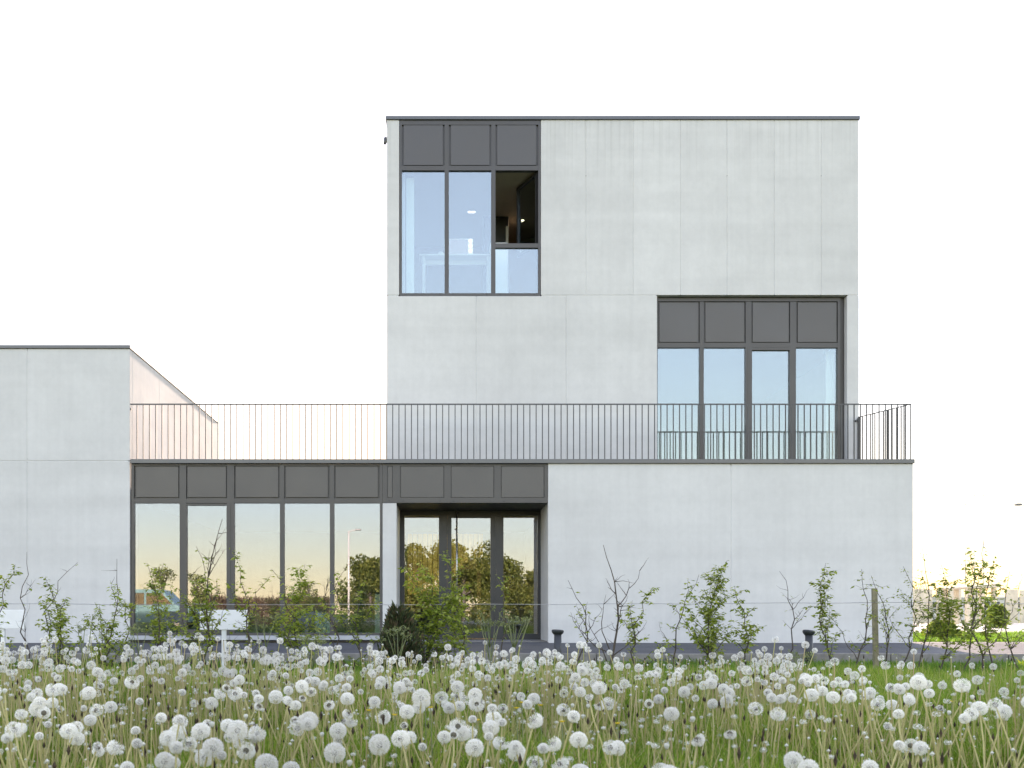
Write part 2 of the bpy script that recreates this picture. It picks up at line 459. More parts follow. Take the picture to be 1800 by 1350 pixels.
shell('partition_wall', 'room_wall', px1 - .25, px1 - .13, FY + .32, 27.8, 0.03, ZT - .31)
shell('partition_wall', 'room_wall', ex + .165, ex + .3, FY + .2, 27.8, 0.03, ZT - .31)
shell('partition_wall', 'room_wall', XL + .02, XL + .1, FY + .2, 27.8, 0.03, ZT - .31)
shell('partition_wall', 'brown_wall', X(1100, TY), X(1100, TY) + .12, TY + .2, TB - .2, 3.6, ZTT - .32)
shell('partition_wall', 'brown_wall', TXL + .2, X(1100, TY) - .01, 26.0, 26.1, ZM - .07, Z(296, TY))
shell('partition_wall', 'white_wall', X(1100, TY) + .13, TXR - .2, 27.5, 27.6, 3.6, Z(604, TY))
# copings
def coping(x0, x1, y0, y1, z0, z1): MB().box(x0, x1, y0, y1, z0, z1, 0.006).build('coping', 'coping_metal', B)
coping(X(678, TY), X(1511, TY), TY - .03, TB + .03, ZTT + .001, Z(204.5, TY))
coping(-17, X(229.5, FY), FY - .03, LBY + .03, ZLB + .001, Z(607, FY))
# terrace edge: three strips so that nothing runs under the tower
coping(X(226.5, FY) + .04, X(1606.5, FY), FY - .045, FY + .22, ZT + .001, Z(807.5, FY))
coping(XR - .2, X(1606.5, FY), FY + .224, 28.05, ZT + .001, Z(807.5, FY))

def frame_box(m, p0, p1, q0, q1, Y, y0, y1):
    m.box(X(p0, Y), X(p1, Y), y0, y1, Z(q0, Y), Z(q1, Y)); return m
prnd = random.Random(11)
def pane(parent, p0, p1, q0, q1, Y, yy, mat='glass'):
    """a pane set a hair out of true, as glazing is"""
    x0, x1, z0, z1 = X(p0, Y) - .01, X(p1, Y) + .01, Z(q1, Y) - .01, Z(q0, Y) + .01
    m = MB().box(x0, x1, yy, yy + .012, z0, z1)
    a, b = prnd.uniform(-.0009, .0009), prnd.uniform(-.0006, .0006)
    cx, cz = (x0 + x1) / 2, (z0 + z1) / 2
    m.v = [(x, y + a * (x - cx) + b * (z - cz), z) for x, y, z in m.v]
    return m.build('pane', mat, parent)
def spandrel(parent, p0, p1, q0, q1, Y, yf):
    o = MB().box(X(p0, Y) + .004, X(p1, Y) - .004, yf + .016, yf + .034, Z(q1, Y) + .004, Z(q0, Y) - .004, .003).build('spandrel_panel', 'panel_metal', parent)
    return o
def ring(p0, p1, q0, q1, Y, y0, y1, w):
    """rectangular frame, w = (left, right, top, bottom) in metres"""
    x0, x1, z0, z1 = X(p0, Y), X(p1, Y), Z(q1, Y), Z(q0, Y); m = MB()
    m.box(x0, x0 + w[0], y0, y1, z0, z1); m.box(x1 - w[1], x1, y0, y1, z0, z1)
    m.box(x0 + w[0], x1 - w[1], y0, y1, z1 - w[2], z1); m.box(x0 + w[0], x1 - w[1], y0, y1, z0, z0 + w[3]); return m
def screwdots(parent, pts, Y, yf):
    for p, q in pts:
        x, z = X(p, Y), Z(q, Y)
        MB().box(x - .014, x + .014, yf - .004, yf + .002, z - .008, z + .008).build('drain_cap', 'frame_dark', parent)

# --- tower window, upper left: three bays, one casement open inwards
yf = TY + .006
w1 = ring(702.5, 950, 211.5, 521, TY, yf, yf + .16, (.045, .045, .09, .07)).build('window', 'frame_metal', B)
for p0, p1 in ((781.5, 789), (863.5, 871)):
    frame_box(MB(), p0, p1, 219, 515.2, TY, yf + .002, yf + .12).build('mullion', 'frame_metal', w1)
frame_box(MB(), 706.3, 946.2, 291, 299, TY, yf + .004, yf + .118).build('transom', 'frame_metal', w1)
frame_box(MB(), 871, 946.2, 427.5, 435, TY, yf + .004, yf + .118).build('transom', 'frame_metal', w1)
frame_box(MB(), 706.3, 946.2, 214, 296, TY, yf + .04, yf + .1).build('backing_plate', 'frame_metal', w1)
for p0, p1 in ((709, 779), (792, 861), (873.5, 943)):
    spandrel(w1, p0, p1, 218.5, 290, TY, yf - .006)
for p0, p1 in ((706.3, 781.5), (789, 863.5)):
    pane(w1, p0, p1, 299, 515.2, TY, yf + .05)
pane(w1, 871, 946.2, 435, 515.2, TY, yf + .05)
screwdots(w1, [(713, 518), (774, 518), (796, 518), (856, 518), (879, 518), (939, 518)], TY, yf)
# the open leaf, hinged on the right, swung into the room
leaf = ring(871.5, 945.5, 299.5, 427, TY, -.03, .03, (.055, .055, .055, .055))
hx = X(945.5, TY)
ang = R(-66)
def swing(m_):
    m_.v = [(hx + (x - hx) * math.cos(ang) - y * math.sin(ang) * 1, yf + .09 + (x - hx) * math.sin(ang) + y * math.cos(ang), z) for x, y, z in m_.v]; return m_
lo_ = swing(leaf).build('casement', 'frame_dark', w1)
swing(MB().box(X(872, TY) + .05, X(945, TY) - .05, -.005, .005, Z(427, TY) + .05, Z(300, TY) - .05)).build('casement_pane', 'glass', w1)
MB().box(X(713, TY), X(727, TY), TY + .35, TY + .42, ZM - .07, Z(299, TY)).build('column', 'white_wall', B)

# --- tower window, lower right: four bays, terrace door in the third
yf = TY + .13
w2 = ring(1154, 1481, 520, 825, TY, yf, yf + .14, (.05, .05, .075, .06)).build('window', 'frame_metal', B)
MB().box(X(1481, TY), rx1, yf + .03, yf + .14, 3.5, ZM - G).build('side_cover', 'frame_metal', B)
for p0, p1 in ((1233, 1240), (1314, 1324.5), (1392.5, 1403)):
    frame_box(MB(), p0, p1, 527, 819, TY, yf + .002, yf + .12).build('mullion', 'frame_metal', w2)
frame_box(MB(), 1158, 1477, 599.5, 608, TY, yf + .004, yf + .118).build('transom', 'frame_metal', w2)
frame_box(MB(), 1158, 1477, 522, 604, TY, yf + .04, yf + .1).build('backing_plate', 'frame_metal', w2)
for p0, p1 in ((1161, 1230.5), (1242.5, 1312), (1326, 1391), (1406, 1475.5)):
    spandrel(w2, p0, p1, 527.5, 598.5, TY, yf - .006)
for p0, p1 in ((1158, 1233), (1240, 1314), (1403, 1477)):
    pane(w2, p0, p1, 608, 819, TY, yf + .05)
d = ring(1318, 1399, 608.5, 823, TY, yf - .008, yf + .1, (.085, .085, .05, .07)).build('terrace_door', 'frame_metal', B)
pane(d, 1325, 1392, 612, 818, TY, yf + .045)

# --- long window of the ground floor: five bays, door in the second
yf = FY + .03
w3 = ring(230, 672, 815.5, 1117, FY, yf, yf + .14, (.05, .05, .03, .05)).build('window', 'frame_metal', B)
for p0, p1 in ((315, 326.5), (398.5, 411), (491.5, 499), (579.5, 587)):
    frame_box(MB(), p0, p1, 818, 1112.5, FY, yf + .002, yf + .12).build('mullion', 'frame_metal', w3)
frame_box(MB(), 234.5, 667.5, 876, 884, FY, yf + .004, yf + .118).build('transom', 'frame_metal', w3)
frame_box(MB(), 234.5, 667.5, 816, 880, FY, yf + .04, yf + .1).build('backing_plate', 'frame_metal', w3)
for p0, p1 in ((237.5, 313), (328, 397), (413, 489), (501.5, 576.5), (589, 664.5)):
    spandrel(w3, p0, p1, 819, 874, FY, yf - .006)
for p0, p1 in ((234.5, 315), (411, 491.5), (499, 579.5), (587, 667.5)):
    pane(w3, p0, p1, 884, 1112.5, FY, yf + .05, 'glass_ground')
d = ring(320, 404, 885, 1114, FY, yf - .008, yf + .1, (.08, .07, .035, .08)).build('garden_door', 'frame_metal', B)
pane(d, 327, 398, 888, 1108, FY, yf + .045, 'glass_ground')
MB().box(XL + .01, px0 - .004, FY - .05, FY + .2, Z(1125, FY), Z(1117.2, FY), .006).build('sill', 'sill_stone', B)

# --- spandrel band over the entrance
yf = FY + .03
band = frame_box(MB(), 672.3, 963.2, 815.5, 883, FY, yf + .025, yf + .15).build('entrance_band', 'frame_metal', B)
for p0, p1 in ((672.3, 680.5), (690, 703), (781, 792.5), (869, 880.5), (957.5, 963.2)):
    frame_box(MB(), p0, p1, 816, 882, FY, yf, yf + .024).build('mullion', 'frame_metal', band)
frame_box(MB(), 672.3, 963.2, 874.5, 883.5, FY, yf - .003, yf + .0245).build('transom', 'frame_metal', band)
frame_box(MB(), 672.3, 963.2, 815.7, 818.5, FY, yf - .002, yf + .0245).build('transom', 'frame_metal', band)
for p0, p1 in ((680.8, 689.7), (704, 780), (793, 868), (881.5, 956.5)):
    spandrel(band, p0, p1, 818.8, 874.2, FY, yf - .008)
screwdots(band, [(684, 880), (709, 880.5), (773, 880.5), (797, 880.5), (862, 880.5), (886, 880.5), (950, 880.5)], FY, yf - .003)
shell('soffit', 'frame_dark', px1 + .001, ex - .001, FY + .185, RY + .2, Z(883, FY) - .003, Z(883, FY) + .05)
# --- entrance screen with door, at the back of the recess
yf = RY
YE = RY
zsoff = Z(883, FY) - .006
def eframe(p0, p1, z0, z1, name='post', d=.12, dy=0):
    return MB().box(X(p0, YE), X(p1, YE), yf + dy, yf + d, z0, z1)
scr = MB().box(px1 + .001, ex - .001, yf, yf + .12, Z(906, YE), zsoff).build('entrance_screen', 'frame_dark', B)
for p0, p1 in ((699, 711), (771.5, 786), (870, 885), (945, 960)):
    eframe(p0, p1, -.1, Z(906, YE) - .001).build('post', 'frame_dark', scr)
for p0, p1 in ((711, 771.5), (885, 945)):
    eframe(p0, p1, -.1, Z(1114, YE), dy=.004).build('bottom_rail', 'frame_dark', scr)
    pane(scr, p0, p1, 906, 1114, YE, yf + .05, 'glass_ground')
dr = ring(786.2, 869.8, 906, 1122, YE, yf - .01, yf + .08, (.09, .09, .05, .14)).build('entrance_door', 'frame_dark', B)
pane(dr, 794, 862, 910, 1112, YE, yf + .04, 'glass_ground')
hm = MB().tube([(X(803, YE), yf - .09, Z(1108, YE)), (X(803, YE), yf - .09, Z(898, YE) - .03)], .016, 10)
for q in (930, 1080): hm.tube([(X(803, YE), yf - .09, Z(q, YE)), (X(803, YE) - .04, yf - .005, Z(q, YE))], .01, 8)
hm.build('pull_handle', 'steel', dr)
MB().box(px1 - .01, ex + .01, FY - .02, RY + .1, -.2, 0.012, .004).build('doorstep', 'asphalt', B)
MB().tube([(X(679.5, TY) - .03, TY + .3, Z(232, TY)), (X(679.5, TY) - .05, TY + .25, Z(243, TY))], [.05, .03], 8).build('wall_sensor', 'coping_metal', B)

# --- terrace railing
RYY = FY + .06
zr0, zr1 = Z(807.4, FY), Z(709, FY)
rail = MB().box(X(229, RYY), X(1601.5, RYY), RYY - .012, RYY + .012, zr1 - .018, zr1 + .006).build('railing', 'rail_metal', B)
bal = MB().box(-.009, .009, -.011, .011, 0, zr1 - .0185 - zr0).mesh('baluster', 'rail_metal')
n = 125
xa, xb = X(241, RYY), X(1600, RYY)
ro = Vector(origin(rail))
for i in range(n):
    x = xa + (xb - xa) * i / (n - 1)
    link('baluster', bal, rail, Vector((x, RYY, zr0)) - ro)
e0, e1 = Vector((X(1600, RYY), RYY, 0)), Vector((X(1508.5, TY), TY - .01, 0))
pr = MB().tube([(e0.x, e0.y + .014, zr1 - .005), (e1.x, e1.y, zr1 - .005)], .011, 6)
pr.build('return_rail', 'rail_metal', rail)
for i in range(1, 13):
    p = e0.lerp(e1, i / 12)
    if i in (5, 12):
        MB().box(p.x - .02, p.x + .02, p.y - .02 - (.02 if i == 12 else 0), p.y + .02 - (.02 if i == 12 else 0), zr0, zr1 - .017).build('post', 'rail_metal', rail)
    else:
        link('baluster', bal, rail, Vector((p.x, p.y, zr0)) - ro)
for (x, y, z) in ((X(229, RYY), RYY, zr1 - .10), (X(1504, TY), TY - .03, Z(740, TY))):
    MB().tube([(x - .0, y - .025, z), (x, y + .03, z)], .024, 8).build('wall_bracket', 'rail_metal', rail)

# ------------------------------------------------------------------ inside the rooms
U = ZM - .075                    # floor of the upper room
t = empty('dressing_table', (X(800, 23), 23.2, U), 'white dressing table seen behind the upper left window', 'table')
tz = Z(449, 23)
MB().box(X(737, 23), X(866, 23), 22.9, 23.5, tz - .03, tz).build('table_top', 'white_paint', t)
for a in (745, 858):
    MB().box(X(a, 23) - .03, X(a, 23) + .03, 22.95, 23.45, U, tz - .032).build('leg', 'white_paint', t)
MB().box(X(747, 23), X(856, 23), 23.2, 23.23, tz - .14, tz - .035).build('apron', 'white_paint', t)
mz = tz + .003
t = empty('vanity_mirror', (X(810, 23), 23.3, mz), 'vanity mirror with a column of lit bulbs behind the upper left window', 'mirror')
MB().box(X(781, 23), X(832, 23), 23.29, 23.33, mz, Z(411, 23)).build('mirror_frame', 'white_paint', t)
MB().box(X(783, 23), X(823, 23), 23.28, 23.288, mz + .05, Z(413, 23)).build('mirror_face', 'mirror_reflection_glow', t)
for q in (416, 425, 434):
    c = W(827.5, q, 23)
    MB().lathe([(.005, -.04), (.03, -.028), (.042, 0), (.03, .028), (.005, .04)], 10, (c.x, 23.245, c.z)).build('bulb', 'lamp_white', t)
c_ = W(775, 446, 23)
tag(MB().lathe([(.02, 0), (.06, .02), (.075, .06), (.055, .10), (.015, .12)], 12, (c_.x, 23.1, tz + .002)).build('white_vase', 'white_paint', off=(c_.x, 23.1, tz)), 'round white vase on the dressing table of the upper room', 'vase')
t = empty('wardrobe', (X(882, 24), 24.3, U), 'tall dark wardrobe seen through the open casement', 'wardrobe')
MB().box(X(850, 24), X(894, 24), 24.0, 24.6, U + .002, Z(372, 24), .01).build('body', 'dark_board', t)
MB().box(X(889, 24), X(893.4, 24), 23.97, 23.996, U + .05, Z(398, 24)).build('edge_strip', 'white_paint', t)
t = empty('floor_cupboard', (X(884, 22.4), 22.5, U), 'low white cupboard below the open casement, behind the glass', 'cupboard')
MB().box(X(862, 22.4), X(893, 22.4), 22.4, 22.8, U + .002, Z(426, 22.4), .01).build('body', 'white_paint', t)
MB().box(X(864, 22.4), X(891, 22.4), 22.385, 22.398, U + .08, Z(432, 22.4)).build('door', 'curtain_cloth', t)
cz = Z(296, TY) + .004
for nm, px_, Y_, lab in (('a', 826, 23.7, 'small round ceiling spot, lit, beside its twin in the upper room'), ('b', 832, 23.7, 'small round ceiling spot, lit, beside its twin in the upper room'), ('c', 915, 24.2, 'warm ceiling lamp above the open casement')):
    x = X(px_, Y_)
    o = empty('ceiling_lamp', (x, Y_, cz), lab, 'lamp', 'ceiling spots of the upper room' if nm != 'c' else None)
    MB().lathe([(.07, -.012), (.075, 0)], 14, (x, Y_, cz)).build('rim', 'steel', o)
    MB().lathe([(.05, -.02), (.055, -.0125)], 14, (x, Y_, cz)).build('diffuser', 'lamp_warm' if nm == 'c' else 'lamp_white', o)
def curtain(p0, p1, Y, z0, z1, label):
    m = MB(); nseg = 26; x0, x1 = X(p0, Y), X(p1, Y); vs = []
    for k in range(2):
        for i in range(nseg + 1):
            u = i / nseg; x = x0 + (x1 - x0) * u; y = Y + .05 * math.sin(u * 20) + .02 * math.sin(u * 47)
            vs += [(x, y + k * .01, z0), (x, y + k * .01, z1)]
    q = 2 * (nseg + 1); fs = []
    for i in range(nseg):
        a = 2 * i; fs += [(a, a + 2, a + 3, a + 1), (q + a + 1, q + a + 3, q + a + 2, q + a)]
    m.add(vs, fs, True)
    tag(m.build('curtain', 'curtain_cloth', off=((x0 + x1) / 2, Y, z0)), label, 'curtain')
curtain(701, 712, 21.75, U + .01, cz - .01, 'white curtain at the edge of the upper left window')
curtain(1452, 1476, 21.9, 3.62, Z(604, TY) - .02, 'white curtain beside the terrace window, drawn to the right jamb')
MB().box(X(1160, 22), X(1100, 22), TY + .3, 27.4, 3.5, 3.6).build('floor_finish', 'room_floor', B)
# ground floor hall: slatted timber stair side and ceiling lamp
st = empty('timber_stair', (X(785, 24.5), 24.6, .03), 'golden timber slatted stair side inside the glazed entrance', 'stair')
YS = 24.5
for i in range(15):
    a = 716 + i * 8.9
    q1 = 1045 if i < 6 else (1045 - 0.0, 1034, 1022, 1012, 1000, 990, 980, 980, 980)[i - 6]
    MB().box(X(a, YS) + .006, X(a + 8.9, YS) - .006, YS, YS + .04, Z(q1, YS), Z(938, YS), .004).build('slat', 'wood_gold', st)
MB().box(X(716, YS), X(848, YS), YS + .06, YS + .12, Z(1000, YS), Z(940, YS)).build('stringer', 'brown_wall', st)
for a in (720, 842): MB().box(X(a, YS) - .05, X(a, YS) + .05, YS + .06, YS + .16, .032, Z(985, YS)).build('newel', 'brown_wall', st)
hz = Z(878, FY) - .021
o = empty('hall_lamp', (X(790, 23), 22.2, hz), 'ceiling lamp inside the entrance hall, above the timber stair', 'lamp')
MB().box(X(740, 23), X(850, 23), 22.0, 22.35, hz - .05, hz).build('housing', 'white_paint', o)
MB().box(X(742, 23), X(848, 23), 22.02, 22.33, hz - .056, hz - .051).build('diffuser', 'lamp_hall', o)
t = empty('glass_screen', (X(568, 20.8), 20.8, .03), 'pale frosted screen standing behind the ground floor window', 'screen')
MB().box(X(555, 20.8), X(580, 20.8), 20.78, 20.81, .035, Z(1078, 20.8), .004).build('panel', 'pale_glass_film', t)
MB().box(X(557, 20.8), X(578, 20.8), 20.7, 20.9, .03, .0345).build('foot', 'steel', t)
t = empty('glass_screen', (X(664, 20.7), 20.7, .03), 'narrow pale green screen standing inside next to the concrete pillar', 'screen')
MB().box(X(659, 20.7), X(668, 20.7), 20.68, 20.71, .035, Z(1044, 20.7), .004).build('panel', 'pale_glass_film', t)
MB().box(X(660, 20.7), X(667, 20.7), 20.6, 20.8, .03, .0345).build('foot', 'steel', t)

# ------------------------------------------------------------------ things on the verge
def bollard(px, top, Y, label, tilt):
    x = X(px, Y); g = ground_z(Y) if Y < KERB_Y else -.17
    b = empty('bollard_light', (x, Y, g), label, 'bollard light', 'bollard lights along the path')
    zt = Z(top, Y)
    MB().lathe([(.062, g - .1), (.062, zt - .055)], 18, (x, Y, 0)).build('post', 'bollard_paint', b)
    h = MB().lathe([(.06, -.075), (.092, -.045), (.102, -.02), (.102, 0.0), (.094, .008), (.086, .002), (.0, .0)][:-1], 22)
    c, s_ = math.cos(tilt), math.sin(tilt)
    h.v = [(x + vx * c + vz * s_, Y + vy, zt - .012 + vz * c - vx * s_ - vy * .10) for vx, vy, vz in h.v]
    h.build('lamp_head', 'bollard_paint', b)
bollard(980.5, 1107, 17.1, 'dark grey bollard light beside the entrance recess', R(4))
bollard(1422, 1108, 17.1, 'dark grey bollard light with slanted head near the wooden stake', R(9))

def sign(p0, p1, q0, q1, pp, Y, label):
    g = ground_z(Y); x = X(pp, Y)
    s = empty('sign_board', (x, Y, g), label, 'sign')
    MB().box(X(p0, Y), X(p1, Y), Y - .012, Y + .012, Z(q1, Y), Z(q0, Y), .003).build('board', 'white_paint', s)
    MB().box(x - .034, x + .034, Y + .0125, Y + .06, g - .1, Z(q0 + 4, Y), .004).build('post', 'white_paint', s)
sign(351.5, 436, 1072, 1107, 393, 15.4, 'blank white sign board on a post before the ground floor window')
sign(-40, 45, 1072, 1105, 3, 15.4, 'blank white sign board on a post before the bare concrete wall')

FNY = 14.4
f = empty('wire_fence', (0, FNY, ground_z(FNY)), 'single wire fence with wooden stakes along the verge', 'fence')
sx = [-9.2, X(1537, FNY), 16.0]
for i, x in enumerate(sx):
    g = ground_z(FNY); zt = Z(1034, FNY)
    m = MB().box(x - .034, x + .034, FNY - .03, FNY + .03, g - .1, zt, .006)
    ln = -.02 if i == 1 else .01
    m.v = [(a + (c - zt) * ln, b, c) for a, b, c in m.v]
    m.build('stake', 'stake_wood', f)
wm = MB()
for a, b in zip(sx, sx[1:]):
    pts = []
    for k in range(25):
        u = k / 24; x = a + (b - a) * u
        pts.append((x, FNY - .036, Z(1059, FNY) - .06 * 4 * u * (1 - u) * .5 + .006 * math.sin(x * 3.1)))
    wm.tube(pts, .0038, 4)
wm.build('wire', 'wire_metal', f)

# ------------------------------------------------------------------ leaves as arrays
def leaf_arrays(pos, nrm, up, size, rs, aspect=0.62, fold=0.25):
    """pointed leaf: 4 triangles folded on the midrib; returns verts and tris"""
    pos = np.asarray(pos, float); n = len(pos)
    a = np.asarray(up, float); a /= np.linalg.norm(a, axis=1, keepdims=True) + 1e-9
    b = np.cross(np.asarray(nrm, float), a); b /= np.linalg.norm(b, axis=1, keepdims=True) + 1e-9
    c = np.cross(a, b); s = np.asarray(size, float)[:, None]
    base = pos; tip = pos + a * s
    mid = pos + a * s * .45 - c * s * fold * .35
    l = pos + a * s * .42 + b * s * aspect * .5; r = pos + a * s * .42 - b * s * aspect * .5
    V = np.stack([base, l, tip, r, mid], 1).reshape(-1, 3)
    k = np.arange(n)[:, None] * 5
    T = np.concatenate([k + [0, 4, 1], k + [1, 4, 2], k + [2, 4, 3], k + [3, 4, 0]], 0)
    return V, T
def rand_unit(rs, n):
    v = rs.normal(size=(n, 3)); return v / np.linalg.norm(v, axis=1, keepdims=True)

def sapling(px, py, tx, ty, Y, seed, label, leafy=1.0, forks=4, bare_top=0.0, dense=1.0, leaf=.068, mat='sapling_leaf', spread=.34, curve=0.10, rad=.0125, name='sapling'):
    """a whip-like young shrub: curving stem, side branches, leaves strung along the twigs"""
    rs = np.random.RandomState(seed)
    g = ground_z(Y); b = Vector((X(px, Y), Y, g)); tpt = W(tx, ty, Y + rs.uniform(-.15, .15)); H = tpt.z - g
    root = empty(name, b, label, 'sapling', 'young shrubs along the wire fence')
    m = MB(); twigs = []
    ph = rs.uniform(0, 6.28)
    def stem(p0, p1, r0, bow, nseg=8):
        p0, p1 = Vector(p0), Vector(p1); d = p1 - p0
        side = Vector((-d.z, rs.uniform(-.5, .5) * d.length, d.x)).normalized()
        w = rs.uniform(-1, 1) * d.length * .035; q = rs.uniform(0, 6)
        pts = [p0 + d * (i / nseg) + side * (math.sin(math.pi * i / nseg) * bow * d.length + w * math.sin(i * 1.9 + q) * min(1, i / 2)) for i in range(nseg + 1)]
        m.tube(pts, [r0 * (1 - .82 * i / nseg) for i in range(nseg + 1)], 5); return pts
    main = stem(b - Vector((0, 0, .06)), tpt, rad, curve * rs.choice([-1, 1]), 11)
    twigs.append((main, .30))
    for k in range(forks):
        i0 = int(rs.uniform(1.5, 8.5)); p = main[i0]
        up = (1 - i0 / 12)
        L = H * rs.uniform(.22, .52) * (up + .25)
        a = rs.uniform(0, 6.28)
        e = p + Vector((math.cos(a) * spread * L * 1.5, math.sin(a) * spread * L, L * rs.uniform(.55, .95)))
        br = stem(p, e, rad * .55 * (1 - .5 * i0 / 12), rs.uniform(-.12, .12), 7); twigs.append((br, .12))
        for j in range(rs.randint(1, 4)):
            q = br[rs.randint(2, 7)]; L2 = L * rs.uniform(.2, .45); a2 = rs.uniform(0, 6.28)
            e2 = q + Vector((math.cos(a2) * L2 * .6, math.sin(a2) * L2 * .5, L2 * rs.uniform(.2, .9)))
            twigs.append((stem(q, e2, rad * .28, rs.uniform(-.1, .1), 5), .1))
    for j in range(int(forks * 1.6)):
        q = main[rs.randint(2, 11)]; L2 = H * rs.uniform(.06, .16); a2 = rs.uniform(0, 6.28)
        e2 = q + Vector((math.cos(a2) * L2, math.sin(a2) * L2 * .8, L2 * rs.uniform(-.1, .8)))
        twigs.append((stem(q, e2, rad * .25, rs.uniform(-.15, .15), 5), .05))
    m.build('stem', 'bark', root)
    P, Nn, Up, S = [], [], [], []
    for pts, u0 in twigs:
        L = sum((a - c).length for a, c in zip(pts, pts[1:]))
        n_ = int(L * 58 * leafy * dense) + (2 if leafy > .15 else 0)
        for k in range(n_):
            u = rs.uniform(u0, 1.0)
            i = min(int(u * (len(pts) - 1)), len(pts) - 2); fr = u * (len(pts) - 1) - i
            p = pts[i].lerp(pts[i + 1], fr)
            if bare_top and (p.z - g) / H > 1 - bare_top: continue
            if rs.rand() > leafy * 1.2 + .1: continue
            a = rs.uniform(0, 6.28)
            up = Vector((math.cos(a), math.sin(a), rs.uniform(-.95, .25)))
            off = Vector((math.cos(a), math.sin(a), 0)) * rs.uniform(.0, .03) * (1 + 1.6 * (dense > 1.3))
            P.append(p + off); Up.append(up); Nn.append((rs.uniform(-.6, .6), rs.uniform(-.6, .6), 1.0)); S.append(leaf * rs.uniform(.5, 1.15))
    if P:
        V, T = leaf_arrays(P, Nn, Up, S, rs)
        o = link('foliage', fast_mesh('foliage', V - np.array(b), T, mat), root); o['kind'] = 'stuff'
    return root

